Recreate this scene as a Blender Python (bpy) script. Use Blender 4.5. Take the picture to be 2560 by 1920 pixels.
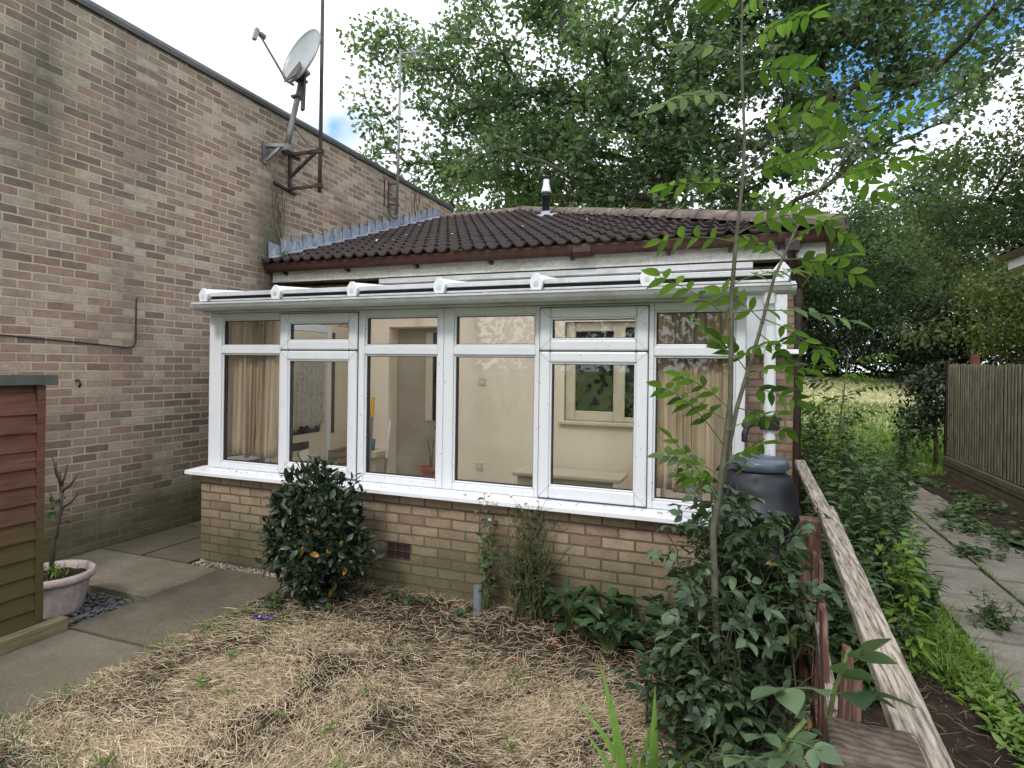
import bpy, math, random
import numpy as np
from mathutils import Vector, Matrix, noise as mnoise
rad = math.radians
random.seed(7); RG = np.random.default_rng(11)
S = bpy.context.scene; COL = S.collection
for o in list(bpy.data.objects): bpy.data.objects.remove(o)

# ------------------------------------------------------------------ camera
EYE = Vector((0, 0, 1.73)); YAW = math.atan(570/1500); ROLL = .0135
cd = bpy.data.cameras.new('camera'); cam = bpy.data.objects.new('camera', cd); COL.objects.link(cam)
cd.sensor_width = 36; cd.lens = 36*1500/2560; cd.shift_y = -42/2560; cd.clip_start = .05; cd.clip_end = 2000
cam.matrix_world = Matrix.Translation(EYE) @ Matrix.Rotation(YAW, 4, 'Z') @ Matrix.Rotation(rad(90), 4, 'X') @ Matrix.Rotation(ROLL, 4, 'Z')
S.camera = cam

# ------------------------------------------------------------------ sky and sun
SUN_EL, SUN_AZ = rad(46), rad(186)      # azimuth measured clockwise from +Y
def nd(nt, t, ins=None, **props):
    n = nt.nodes.new(t)
    for k, v in props.items(): setattr(n, k, v)
    for k, v in (ins or {}).items():
        if isinstance(v, bpy.types.NodeSocket): nt.links.new(v, n.inputs[k])
        else: n.inputs[k].default_value = v
    return n
def c4(c): return (c[0], c[1], c[2], 1)
def noise(nt, vec, scale, detail=4, rough=.6, dist=0):
    return nd(nt, 'ShaderNodeTexNoise', {'Vector': vec, 'Scale': scale, 'Detail': detail, 'Roughness': rough, 'Distortion': dist}).outputs['Fac']
def ramp(nt, fac, stops, interp='LINEAR'):
    n = nd(nt, 'ShaderNodeValToRGB', {'Fac': fac}); e = n.color_ramp.elements; n.color_ramp.interpolation = interp
    while len(e) < len(stops): e.new(.5)
    for k, (p, c) in enumerate(stops):
        e[k].position = p; e[k].color = c4(c) if hasattr(c, '__len__') else (c, c, c, 1)
    return n.outputs['Color']
def mixc(nt, fac, a, b, blend='MIX'):
    n = nt.nodes.new('ShaderNodeMix'); n.data_type = 'RGBA'; n.blend_type = blend
    for k, v in ((0, fac), (6, a), (7, b)):
        if isinstance(v, bpy.types.NodeSocket): nt.links.new(v, n.inputs[k])
        else: n.inputs[k].default_value = v if k == 0 else c4(v)
    return n.outputs[2]
def mth(nt, op, a, b=0., c=None, clamp=False):
    n = nt.nodes.new('ShaderNodeMath'); n.operation = op; n.use_clamp = clamp
    for k, v in ((0, a), (1, b), (2, c)):
        if v is None: continue
        if isinstance(v, bpy.types.NodeSocket): nt.links.new(v, n.inputs[k])
        else: n.inputs[k].default_value = v
    return n.outputs[0]
def vdir(px, py):                       # unit view direction of a point of the photograph
    u, v = px-1280, py-918
    a = (u*math.cos(ROLL)+v*math.sin(ROLL))/1500; b = (-u*math.sin(ROLL)+v*math.cos(ROLL))/1500
    return Vector((a*math.cos(YAW)-math.sin(YAW), a*math.sin(YAW)+math.cos(YAW), -b))
def spot(px, py, zc): return EYE + vdir(px, py)*zc
K = 2560/2212
def sp(dx, dy, zc): return spot(dx*K, dy*K, zc)

W = bpy.data.worlds.new('World'); S.world = W; W.use_nodes = True
nt = W.node_tree; bg = nt.nodes['Background']
sky = nd(nt, 'ShaderNodeTexSky', sky_type='NISHITA', sun_disc=False, sun_elevation=SUN_EL, sun_rotation=SUN_AZ)
co = nd(nt, 'ShaderNodeTexCoord').outputs['Generated']
dirn = nd(nt, 'ShaderNodeVectorMath', {0: co}, operation='NORMALIZE').outputs[0]
cl = noise(nt, dirn, 2.6, 7, .55, .3)
cover = mth(nt, 'MULTIPLY_ADD', cl, 1.6, .12)
for d, k, w in ((vdir(2200, 70), 140., 1.15), (vdir(2400, -120), 130., .8), (vdir(850, 330), 420., .50), (vdir(1500, 330), 300., .35), (vdir(690, 225), 900., .3)):
    d = d.normalized()
    dt = nd(nt, 'ShaderNodeVectorMath', {0: dirn, 1: tuple(d)}, operation='DOT_PRODUCT').outputs['Value']
    g = mth(nt, 'EXPONENT', mth(nt, 'MULTIPLY', mth(nt, 'SUBTRACT', dt, 1.), k))
    cover = mth(nt, 'SUBTRACT', cover, mth(nt, 'MULTIPLY', g, w))
cm = ramp(nt, cover, [(.30, 0.), (.58, 1.)])
shade = noise(nt, dirn, 4.5, 6, .6)
ccol = ramp(nt, shade, [(.25, (12.0, 12.7, 14.0)), (.6, (17.6, 18.3, 19.6))])
blue = mixc(nt, 1., sky.outputs[0], (1.15, 1.75, 2.15), 'MULTIPLY')
nt.links.new(mixc(nt, cm, blue, ccol), bg.inputs['Color'])
bg.inputs['Strength'].default_value = .1
sd = bpy.data.lights.new('sun', 'SUN'); sun = bpy.data.objects.new('sun', sd); COL.objects.link(sun)
sd.energy = 1.9; sd.angle = rad(10); sd.color = (1, .965, .91)
sv = Vector((math.sin(SUN_AZ)*math.cos(SUN_EL), math.cos(SUN_AZ)*math.cos(SUN_EL), math.sin(SUN_EL)))
sun.matrix_world = sv.to_track_quat('Z', 'Y').to_matrix().to_4x4()
V = S.view_settings; V.view_transform = 'Standard'; V.look = 'None'; V.gamma = 1; V.exposure = .12
S.cycles.max_bounces = 8; S.cycles.transparent_max_bounces = 24; S.cycles.diffuse_bounces = 4
S.cycles.use_denoising = True

# ------------------------------------------------------------------ builders
def wl(p):
    v = Vector((0, 0, 0))
    while p is not None: v = v + p.location; p = p.parent
    return v
def tag(o, label=None, cat=None, group=None, kind=None):
    for k, v in (('label', label), ('category', cat), ('group', group), ('kind', kind)):
        if v: o[k] = v
    return o
def thing(name, label, cat, loc, group=None):
    o = bpy.data.objects.new(name, None); COL.objects.link(o); o.location = loc; o.empty_display_size = .2
    return tag(o, label, cat, group)
def link(name, me, mat, parent=None, origin=None, smooth=False, bevel=0):
    """verts are given in world space; they are re-based on the parent's place or on ORIGIN"""
    b = wl(parent) if parent is not None else Vector(origin or (0, 0, 0))
    if b.length > 0: me.transform(Matrix.Translation(-b))
    o = bpy.data.objects.new(name, me); COL.objects.link(o)
    if parent is not None: o.parent = parent
    else: o.location = b
    for m in (mat if isinstance(mat, (list, tuple)) else [mat]): me.materials.append(m)
    if smooth:
        me.polygons.foreach_set('use_smooth', np.ones(len(me.polygons), dtype=bool))
    if bevel:
        md = o.modifiers.new('bevel', 'BEVEL'); md.width = bevel; md.segments = 2; md.limit_method = 'ANGLE'; md.angle_limit = rad(40)
    return o
class MB:
    def __init__(s): s.v = []; s.f = []; s.m = []
    def add(s, vs, fs, mi=0):
        n = len(s.v); s.v += [tuple(v) for v in vs]; s.f += [tuple(i+n for i in f) for f in fs]; s.m += [mi]*len(fs); return s
    def box(s, x0, x1, y0, y1, z0, z1, M=None, mi=0):
        vs = [Vector((x, y, z)) for z in (z0, z1) for y in (y0, y1) for x in (x0, x1)]
        if M is not None: vs = [M @ v for v in vs]
        return s.add(vs, [(0, 2, 3, 1), (4, 5, 7, 6), (0, 1, 5, 4), (2, 6, 7, 3), (0, 4, 6, 2), (1, 3, 7, 5)], mi)
    def beam(s, a, b, w, h, up=(0, 0, 1), mi=0, jit=0):
        a, b = Vector(a), Vector(b); d = (b-a).normalized(); sd_ = d.cross(Vector(up)).normalized(); u = sd_.cross(d)
        vs = [p + sd_*(i*w/2) + u*(j*h/2) for p in (a, b) for j in (-1, 1) for i in (-1, 1)]
        if jit: vs = [v + Vector((random.uniform(-jit, jit) for _ in range(3))) for v in vs]
        return s.add(vs, [(0, 1, 3, 2), (4, 6, 7, 5), (0, 4, 5, 1), (2, 3, 7, 6), (0, 2, 6, 4), (1, 5, 7, 3)], mi)
    def tube(s, pts, rs, n=8, mi=0, caps=True):
        pts = [Vector(p) for p in pts]
        if not hasattr(rs, '__len__'): rs = [rs]*len(pts)
        ref = None; rings = []
        for i, p in enumerate(pts):
            d = (pts[min(i+1, len(pts)-1)]-pts[max(i-1, 0)])
            d = d.normalized() if d.length > 1e-9 else Vector((0, 0, 1))
            if ref is None: ref = Vector((1, 0, 0)) if abs(d.x) < .8 else Vector((0, 1, 0))
            ref = (ref - d*ref.dot(d)); ref = ref.normalized() if ref.length > 1e-6 else d.orthogonal().normalized()
            q = d.cross(ref)
            rings.append([p + (ref*math.cos(t*2*math.pi/n)+q*math.sin(t*2*math.pi/n))*rs[i] for t in range(n)])
        vs = [v for r in rings for v in r]; fs = []
        for i in range(len(pts)-1):
            for t in range(n):
                fs.append((i*n+t, i*n+(t+1) % n, (i+1)*n+(t+1) % n, (i+1)*n+t))
        if caps: fs += [tuple(reversed(range(n))), tuple((len(pts)-1)*n+t for t in range(n))]
        return s.add(vs, fs, mi)
    def lathe(s, prof, c, n=32, mi=0, fn=None):
        vs = []; fs = []
        for r, z in prof:
            for t in range(n):
                a = t*2*math.pi/n; rr = r if fn is None else fn(r, z, a)
                vs.append((c[0]+rr*math.cos(a), c[1]+rr*math.sin(a), c[2]+z))
        for i in range(len(prof)-1):
            for t in range(n): fs.append((i*n+t, i*n+(t+1) % n, (i+1)*n+(t+1) % n, (i+1)*n+t))
        return s.add(vs, fs, mi)
    def prism(s, poly, a, b, fr, mi=0):
        """2-D polygon POLY (p,q) run from a to b along an axis; fr(p,q,t) gives the point"""
        n = len(poly); vs = [fr(p, q, t) for t in (a, b) for p, q in poly]
        fs = [tuple(reversed(range(n))), tuple(range(n, 2*n))]+[(i, (i+1) % n, n+(i+1) % n, n+i) for i in range(n)]
        return s.add(vs, fs, mi)
    def me(s, name):
        me = bpy.data.meshes.new(name); me.from_pydata(s.v, [], s.f)
        if any(s.m): me.polygons.foreach_set('material_index', s.m)
        me.update(); return me
    def build(s, name, mat, parent=None, origin=None, smooth=False, bevel=0, fix=True):
        me = s.me(name)
        if fix:
            import bmesh
            bm = bmesh.new(); bm.from_mesh(me); bmesh.ops.recalc_face_normals(bm, faces=bm.faces); bm.to_mesh(me); bm.free()
        return link(name, me, mat, parent, origin, smooth, bevel)
def np_mesh(name, V_, tmpl, count, nv, tint=None):
    """COUNT copies of a template (faces TMPL over NV verts) with verts V_ (count*nv,3)"""
    me = bpy.data.meshes.new(name); me.vertices.add(count*nv); me.vertices.foreach_set('co', V_.astype(np.float32).ravel())
    flat = np.concatenate([np.array(f) for f in tmpl]); st = np.cumsum([0]+[len(f) for f in tmpl[:-1]])
    L = len(flat); me.loops.add(count*L); me.polygons.add(count*len(tmpl))
    off = np.arange(count)[:, None]
    me.loops.foreach_set('vertex_index', (flat[None]+off*nv).astype(np.int32).ravel())
    me.polygons.foreach_set('loop_start', (st[None]+off*L).astype(np.int32).ravel())
    if tint is not None:
        at = me.attributes.new('tint', 'FLOAT', 'POINT'); at.data.foreach_set('value', np.repeat(tint, nv).astype(np.float32))
    me.update(calc_edges=True); return me
def _leafx():
    st = [(.0, .0), (.10, .24), (.22, .40), (.36, .49), (.50, .50), (.64, .43), (.78, .30), (.90, .14), (1., 0)]
    v = []; f = []
    for i, (u, w_) in enumerate(st):
        z = .02-.22*(u-.25)**2
        v += [(u, 0, z)] if w_ == 0 else [(u-.02, -w_, z+.10*w_), (u, 0, z-.03), (u-.02, w_, z+.10*w_)]
    f += [(0, 1, 2), (0, 2, 3)]
    for i in range(6): a = 1+i*3; f += [(a, a+3, a+4, a+1), (a+1, a+4, a+5, a+2)]
    a = 19; f += [(a, 22, a+1), (a+1, 22, a+2)]
    return np.array(v, float), f
BL = (np.array([(0, -.5, 0), (0, .5, 0), (.5, -.45, .045), (.5, .45, .045), (1, 0, -.03)], float), [(0, 2, 3, 1), (2, 4, 3)])
LEAF4 = (np.array([(0, 0, 0), (.42, -.5, .10), (1, 0, -.10), (.42, .5, .10)], float), [(0, 1, 2), (0, 2, 3)])
def _leaf11():
    m = [(0, 0, 0), (.25, 0, 0), (.55, 0, -.03), (.8, 0, -.09), (1, 0, -.18)]
    l = [(.22, -.36, .06), (.5, -.5, .06), (.77, -.3, -.02)]; r = [(a, -b, c) for a, b, c in l]
    v = np.array(m+l+r, float)
    f = [(0, 5, 1), (1, 5, 6, 2), (2, 6, 7, 3), (3, 7, 4), (0, 1, 8), (1, 2, 9, 8), (2, 3, 10, 9), (3, 4, 10)]
    return v, f
LEAF11 = _leaf11(); LEAFX = _leafx()
def _mapleaf():
    v = [(0, 0, 0), (.12, -.34, .05), (.30, -.62, -.02), (.40, -.26, .05), (.66, -.40, 0), (.70, -.15, .04), (1, 0, -.1), (.70, .15, .04), (.66, .40, 0), (.40, .26, .05), (.30, .62, -.02), (.12, .34, .05)]
    f = [(0, 1, 2, 3), (0, 3, 4, 5), (0, 5, 6, 7), (0, 7, 8, 9), (0, 9, 10, 11)]
    return np.array(v, float), f
LEAFM = _mapleaf()
def unit(a): return a/np.maximum(np.linalg.norm(a, axis=1, keepdims=True), 1e-9)
def leaf_mesh(name, C, D, N, L, Wd, tm, tint):
    C, D, N = np.asarray(C, float), unit(np.asarray(D, float)), np.asarray(N, float)
    N = unit(N - D*np.sum(N*D, axis=1, keepdims=True)); Sx = np.cross(D, N); L = np.asarray(L, float)[:, None, None]; Wd = np.asarray(Wd, float)[:, None, None]
    t = tm[0][None]
    Vv = C[:, None, :]+D[:, None, :]*L*t[:, :, 0:1]+Sx[:, None, :]*Wd*t[:, :, 1:2]+N[:, None, :]*L*t[:, :, 2:3]
    return np_mesh(name, Vv.reshape(-1, 3), tm[1], len(C), tm[0].shape[0], tint)
# ------------------------------------------------------------------ materials
def mk(name, base=(.5, .5, .5), rough=.6, spec=.5, metal=0):
    m = bpy.data.materials.new(name); m.use_nodes = True; b = m.node_tree.nodes['Principled BSDF']
    b.inputs['Base Color'].default_value = c4(base); b.inputs['Roughness'].default_value = rough
    b.inputs['Specular IOR Level'].default_value = spec; b.inputs['Metallic'].default_value = metal
    return m, m.node_tree, b
def oco(nt): return nd(nt, 'ShaderNodeTexCoord').outputs['Object']
def vmul(nt, v, s): return nd(nt, 'ShaderNodeMapping', {'Vector': v, 'Scale': s}).outputs[0]
def bump(nt, b, h, strength=.4, dist=.01):
    nt.links.new(nd(nt, 'ShaderNodeBump', {'Height': h, 'Strength': strength, 'Distance': dist}).outputs[0], b.inputs['Normal'])
def setc(nt, b, c): nt.links.new(c, b.inputs['Base Color'])
def varied(name, stops, scale=6, rough=.6, spec=.4, bs=.2, bd=.004, stretch=(1, 1, 1), detail=6, fine=0, metal=0):
    m, nt, b = mk(name, rough=rough, spec=spec, metal=metal); v = vmul(nt, oco(nt), stretch)
    f = noise(nt, v, scale, detail, .65); c = ramp(nt, f, stops)
    if fine:
        g = noise(nt, oco(nt), fine, 3, .7); c = mixc(nt, .8, c, ramp(nt, g, [(.3, .72), (.7, 1.15)]), 'MULTIPLY')
        f = mth(nt, 'ADD', f, g)
    setc(nt, b, c)
    if bs: bump(nt, b, f, bs, bd)
    return m
def brick(name, axis, pal, mortar, algae=True, stains=(), mort_w=.010, base_z=0.0):
    m, nt, b = mk(name, rough=.88, spec=.25); o = oco(nt)
    sep = nd(nt, 'ShaderNodeSeparateXYZ', {0: o}); U = sep.outputs[axis]; Zz = sep.outputs['Z']
    w = nd(nt, 'ShaderNodeTexNoise', {'Vector': o, 'Scale': 9., 'Detail': 3.}).outputs['Color']
    ws = nd(nt, 'ShaderNodeSeparateXYZ', {0: w})
    uu = mth(nt, 'MULTIPLY_ADD', ws.outputs[0], .014, U); zz = mth(nt, 'MULTIPLY_ADD', ws.outputs[1], .012, Zz)
    cv = nd(nt, 'ShaderNodeCombineXYZ', {0: uu, 1: zz}).outputs[0]
    def bt(c1, c2, sz=mort_w):
        return nd(nt, 'ShaderNodeTexBrick', {'Vector': cv, 'Color1': c1, 'Color2': c2, 'Mortar': (0, 0, 0, 1), 'Scale': 1., 'Mortar Size': sz, 'Mortar Smooth': .25, 'Bias': 0., 'Brick Width': .225, 'Row Height': .075}, offset=.5)
    t = bt((0, 0, 0, 1), (1, 1, 1, 1), 0.); tm = bt((0, 0, 0, 1), (1, 1, 1, 1))
    rnd = nd(nt, 'ShaderNodeSeparateXYZ', {0: t.outputs['Color']}).outputs[0]
    big = noise(nt, o, .9, 5, .6); fine = noise(nt, o, 60, 4, .7); mid = noise(nt, o, 11, 4, .65)
    r2 = mth(nt, 'ADD', rnd, mth(nt, 'MULTIPLY_ADD', big, .55, -.27))
    col = ramp(nt, r2, pal)
    col = mixc(nt, .75, col, ramp(nt, mid, [(.3, .72), (.7, 1.22)]), 'MULTIPLY')
    col = mixc(nt, .7, col, ramp(nt, fine, [(.3, .70), (.7, 1.25)]), 'MULTIPLY')
    hue = noise(nt, o, .45, 4, .6); col = mixc(nt, .8, col, ramp(nt, hue, [(.35, (.99, 1.0, .93)), (.5, (1.10, 1.02, .96)), (.66, (1.20, 1.0, .90))]), 'MULTIPLY')
    spots = ramp(nt, noise(nt, o, 27, 2, .5), [(.70, 1.), (.76, .35)]); col = mixc(nt, .6, col, spots, 'MULTIPLY')
    mc = mixc(nt, noise(nt, o, 3.3, 4), mortar, tuple(x*.62 for x in mortar))
    mc = mixc(nt, ramp(nt, noise(nt, o, 1.1, 3), [(.50, .0), (.66, .8)]), mc, tuple(x*.45 for x in mortar))
    c = mixc(nt, tm.outputs['Fac'], col, mc)
    if algae:
        al = mth(nt, 'MULTIPLY', ramp(nt, mth(nt, 'ADD', Zz, mth(nt, 'MULTIPLY', noise(nt, o, 2.2, 5), -.5)), [(0., 1.), (.45, 0.)]), .75)
        c = mixc(nt, al, c, (.075, .078, .035), 'MIX')
    for (u0, z0, su, sz, k) in stains:
        a = mth(nt, 'POWER', mth(nt, 'DIVIDE', mth(nt, 'SUBTRACT', U, u0), su), 2.)
        q = mth(nt, 'POWER', mth(nt, 'DIVIDE', mth(nt, 'SUBTRACT', Zz, z0), sz), 2.)
        g = mth(nt, 'EXPONENT', mth(nt, 'MULTIPLY', mth(nt, 'ADD', a, q), -1.))
        g = mth(nt, 'MULTIPLY', g, mth(nt, 'MULTIPLY_ADD', noise(nt, o, 7, 5, .7), k*1.6, 0.))
        c = mixc(nt, mth(nt, 'MINIMUM', g, .8), c, (.075, .08, .055))
    setc(nt, b, c)
    h = mth(nt, 'MULTIPLY_ADD', tm.outputs['Fac'], -1., mth(nt, 'MULTIPLY', fine, .35))
    bump(nt, b, h, .9, .010)
    return m
BR = [(.02, (.165, .134, .120)), (.20, (.205, .160, .142)), (.36, (.262, .190, .160)), (.5, (.275, .228, .197)), (.64, (.252, .203, .178)), (.8, (.320, .276, .238)), (.98, (.372, .340, .292))]
m_brick_left = brick('brown grey stock brick', 'Y', BR, mort_w=.0085, mortar=(.58, .50, .36), stains=((5.97, 3.2, .28, .9, 1.0), (3.3, 4.0, .25, .8, .8), (1.2, 3.6, .3, 1.2, .7), (2.2, 4.5, .2, .5, .6), (8.6, 3.9, .3, .5, .7)))
BD = [(.02, (.235, .165, .140)), (.2, (.290, .210, .165)), (.5, (.345, .262, .195)), (.75, (.365, .285, .215)), (.98, (.385, .310, .240))]
m_brick_front = brick('buff brick', 'X', BD, (.20, .155, .11), mort_w=.0075)
m_brick_house = brick('house brick', 'X', BD, (.25, .20, .14))
m_path, nt, b = mk('pale worn path slab', rough=.9, spec=.2); o = oco(nt)
pc0 = ramp(nt, noise(nt, o, 2.3, 7, .7), [(.25, (.115, .104, .084)), (.5, (.185, .17, .142)), (.75, (.26, .245, .21))])
pc0 = mixc(nt, .8, pc0, ramp(nt, noise(nt, o, 50, 4, .75), [(.3, .68), (.7, 1.3)]), 'MULTIPLY'); setc(nt, b, pc0); bump(nt, b, noise(nt, o, 40, 5, .7), .4, .005)
m_brick_plinth = brick('plinth brick', 'Y', BD, (.16, .14, .11), algae=True)
def upvc(name, base=.74, grime=.5):
    m, nt, b = mk(name, rough=.38, spec=.5); o = oco(nt)
    c = mixc(nt, ramp(nt, noise(nt, o, 4, 6, .7), [(.42, 0.), (.75, grime*1.5)]), (base*.965, base*.99, base*1.04), (base*.62, base*.61, base*.56))
    st = ramp(nt, noise(nt, vmul(nt, o, (40, 40, 3)), 1, 4, .6), [(.62, 0.), (.8, .16)]); c = mixc(nt, st, c, (.35, .34, .28))
    dots = ramp(nt, noise(nt, o, 55, 2, .5), [(.70, 0.), (.74, .8)]); c = mixc(nt, dots, c, (.12, .11, .08))
    setc(nt, b, c); return m
m_upvc = upvc('white plastic frame', .70, .12)
m_upvc_d = upvc('weathered white plastic', .58, .6)
m_sill = upvc('white plastic sill', .80, .15)
m_fascia = varied('weathered cream paint', [(.25, (.42, .40, .34)), (.45, (.62, .61, .56)), (.7, (.74, .74, .71))], 3, .6, bs=.05, stretch=(1, 1, 5), fine=30)
m_brown = varied('brown plastic gutter', [(.3, (.050, .022, .018)), (.7, (.085, .036, .030))], 3, .4, bs=.03, fine=20)
m_darkbrown = varied('dark brown plastic pipe', [(.3, (.020, .013, .012)), (.7, (.035, .022, .02))], 3, .4, bs=.03)
m_glass = bpy.data.materials.new('window glass'); m_glass.use_nodes = True
nt = m_glass.node_tree; nt.nodes.remove(nt.nodes['Principled BSDF'])
tr = nd(nt, 'ShaderNodeBsdfTransparent', {'Color': (.93, .94, .92, 1)}); gl = nd(nt, 'ShaderNodeBsdfGlossy', {'Color': (1, 1, 1, 1), 'Roughness': .015})
fc_ = nd(nt, 'ShaderNodeLayerWeight', {'Blend': .5}).outputs['Facing']; fz = mth(nt, 'MULTIPLY_ADD', mth(nt, 'POWER', fc_, 5.), .95, .045); mx = nd(nt, 'ShaderNodeMixShader', {0: fz, 1: tr.outputs[0], 2: gl.outputs[0]})
smr = nd(nt, 'ShaderNodeBsdfDiffuse', {'Color': (.7, .68, .6, 1)})
sf = ramp(nt, noise(nt, vmul(nt, oco(nt), (3, 3, 3)), 1.5, 7, .7), [(.45, 0.), (.8, .045)])
mx2 = nd(nt, 'ShaderNodeMixShader', {0: sf, 1: mx.outputs[0], 2: smr.outputs[0]})
nt.links.new(mx2.outputs[0], nt.nodes['Material Output'].inputs[0])
def transl(name, col, tcol, fac, rough=.6, stretch=None):
    m, nt, b = mk(name, col, rough, .3)
    t = nd(nt, 'ShaderNodeBsdfTranslucent', {'Color': c4(tcol)}); x = nd(nt, 'ShaderNodeMixShader', {0: fac, 1: b.outputs[0], 2: t.outputs[0]})
    nt.links.new(x.outputs[0], nt.nodes['Material Output'].inputs[0])
    if stretch:
        c = ramp(nt, noise(nt, vmul(nt, oco(nt), stretch), 1, 5, .6), [(.3, tuple(v*.7 for v in col)), (.7, tuple(min(v*1.15, .9) for v in col))]); setc(nt, b, c)
        nt.links.new(c, t.inputs[0])
    return m
m_poly = transl('polycarbonate sheet', (.7, .7, .68), (.98, .98, .97), .9, .3)
nt = m_poly.node_tree; out_ = nt.nodes['Material Output']; prev_ = out_.inputs[0].links[0].from_socket
nt.links.new(nd(nt, 'ShaderNodeMixShader', {0: .6, 1: prev_, 2: nd(nt, 'ShaderNodeBsdfTransparent', {'Color': (.95, .96, .96, 1)}).outputs[0]}).outputs[0], out_.inputs[0])
m_blind = transl('beige fabric blind', (.74, .595, .475), (.74, .595, .475), .45, .8, (30, 30, 1.2))
m_lace = transl('white lace', (.55, .50, .42), (.6, .55, .45), .3, .9, (60, 60, 25))
m_cream = varied('cream painted wall', [(.3, (.83, .67, .545)), (.7, (.86, .72, .60))], 2, .85, .2, 0, .003)
m_creamframe = mk('cream window frame', (.62, .53, .40), .45)[0]
m_dark = mk('dark window glass', (.012, .013, .014), .08, .2)[0]
m_black = mk('black plastic', (.012, .012, .014), .4)[0]
m_floor = varied('grey floor', [(.3, (.18, .16, .14)), (.7, (.26, .23, .2))], 4)
# roof tiles
m_tile, nt, b = mk('brown concrete tile', rough=.85, spec=.25); o = oco(nt)
tc = ramp(nt, noise(nt, o, 2.2, 6, .7), [(.3, (.026, .018, .018)), (.55, (.040, .028, .027)), (.75, (.060, .046, .041))])
tc = mixc(nt, .7, tc, ramp(nt, noise(nt, o, 40, 4, .75), [(.3, .6), (.7, 1.35)]), 'MULTIPLY')
lic = ramp(nt, noise(nt, o, 13, 3, .5), [(.72, 0.), (.78, .7)]); tc = mixc(nt, lic, tc, (.16, .155, .12))
moss = mth(nt, 'MULTIPLY', ramp(nt, nd(nt, 'ShaderNodeSeparateXYZ', {0: o}).outputs[0], [(0., 1.), (1., 0.)]), 1.)
setc(nt, b, tc); bump(nt, b, noise(nt, o, 90, 4, .7), .4, .004)
m_ridge = varied('weathered ridge tile', [(.3, (.085, .066, .058)), (.55, (.15, .12, .105)), (.75, (.26, .225, .195))], 7, .9, .2, .3, .006, fine=45)
m_lead = varied('lead sheet', [(.25, (.14, .165, .21)), (.5, (.25, .28, .335)), (.75, (.50, .53, .58))], 5, .55, .5, .1, .003, stretch=(1, 3, 1.2), fine=18)
m_steel = varied('grey galvanised steel', [(.3, (.12, .12, .12)), (.7, (.28, .28, .27))], 8, .5, .5, .05, .002, metal=.5)
m_rust = varied('rusty dark steel', [(.3, (.030, .020, .018)), (.6, (.065, .042, .035)), (.8, (.11, .06, .042))], 9, .7, .4, .1, .002)
m_dish = varied('light grey dish enamel', [(.3, (.22, .235, .25)), (.7, (.30, .315, .33))], 3, .35, .5, .02, .002)
m_coping = varied('dark metal coping', [(.3, (.035, .037, .036)), (.7, (.075, .078, .075))], 2, .5, .5, .03, .003, fine=20)
m_alu = mk('dull aluminium', (.20, .205, .20), .5, .5, .3)[0]
def wood(name, stops, stretch, rough=.8, fine=60, bs=.5, algae=None):
    m, nt, b = mk(name, rough=rough, spec=.25); o = oco(nt); v = vmul(nt, o, stretch)
    f = noise(nt, v, 1., 7, .68, .4); c = ramp(nt, f, stops)
    p = noise(nt, o, 4, 4, .6); c = mixc(nt, .6, c, ramp(nt, p, [(.3, .65), (.7, 1.25)]), 'MULTIPLY')
    if algae:
        Zz = nd(nt, 'ShaderNodeSeparateXYZ', {0: o}).outputs[2]
        a = ramp(nt, mth(nt, 'ADD', Zz, mth(nt, 'MULTIPLY', noise(nt, o, 3, 5), -.9)), [(0., .85), (.62, 0.)])
        c = mixc(nt, a, c, algae)
    setc(nt, b, c); bump(nt, b, f, bs, .006); return m
m_lap = wood('red brown lap board', [(.25, (.060, .028, .020)), (.5, (.128, .056, .038)), (.75, (.185, .092, .062))], (14, 4, 60), algae=(.070, .062, .022))
m_greywood = wood('grey mossy board', [(.2, (.02, .022, .02)), (.5, (.10, .105, .10)), (.62, (.05, .085, .04)), (.8, (.36, .36, .34))], (60, 5, 60))
m_edging = wood('green tinged timber', [(.3, (.10, .085, .045)), (.7, (.26, .23, .13))], (60, 4, 60))
m_rail = wood('flaking white painted rail', [(.30, (.030, .022, .018)), (.42, (.125, .098, .078)), (.52, (.30, .26, .21)), (.66, (.42, .38, .315)), (.85, (.56, .52, .44))], (95, 5.5, 95), bs=.9)
m_picket = wood('flaking red brown timber', [(.3, (.055, .025, .018)), (.5, (.12, .055, .042)), (.62, (.20, .13, .10)), (.8, (.52, .47, .38))], (50, 50, 5), bs=.9)
m_post, nt, b = mk('cracked old post', rough=.9, spec=.2); o = oco(nt)
rg = nd(nt, 'ShaderNodeTexWave', {'Vector': o, 'Scale': 16., 'Distortion': 5., 'Detail': 4., 'Detail Scale': 2.}, wave_type='RINGS', rings_direction='Z').outputs['Fac']
pc = ramp(nt, mth(nt, 'ADD', mth(nt, 'MULTIPLY', rg, .16), noise(nt, o, 14, 6, .7)), [(.35, (.028, .020, .017)), (.62, (.095, .072, .056)), (.85, (.17, .135, .105))])
setc(nt, b, mixc(nt, ramp(nt, noise(nt, o, 9, 4, .6), [(.66, 0.), (.72, .8)]), pc, (.5, .45, .37))); bump(nt, b, pc, .5, .004)
m_slat = wood('weathered fence slat', [(.2, (.06, .056, .036)), (.5, (.185, .172, .112)), (.8, (.33, .31, .22))], (30, 14, 3), bs=.4)
m_slatback = wood('dark fence batten', [(.3, (.012, .011, .008)), (.7, (.035, .03, .022))], (30, 14, 3))
m_redpost = wood('red brown fence post', [(.3, (.10, .035, .025)), (.7, (.20, .075, .055))], (30, 30, 4))
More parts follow.
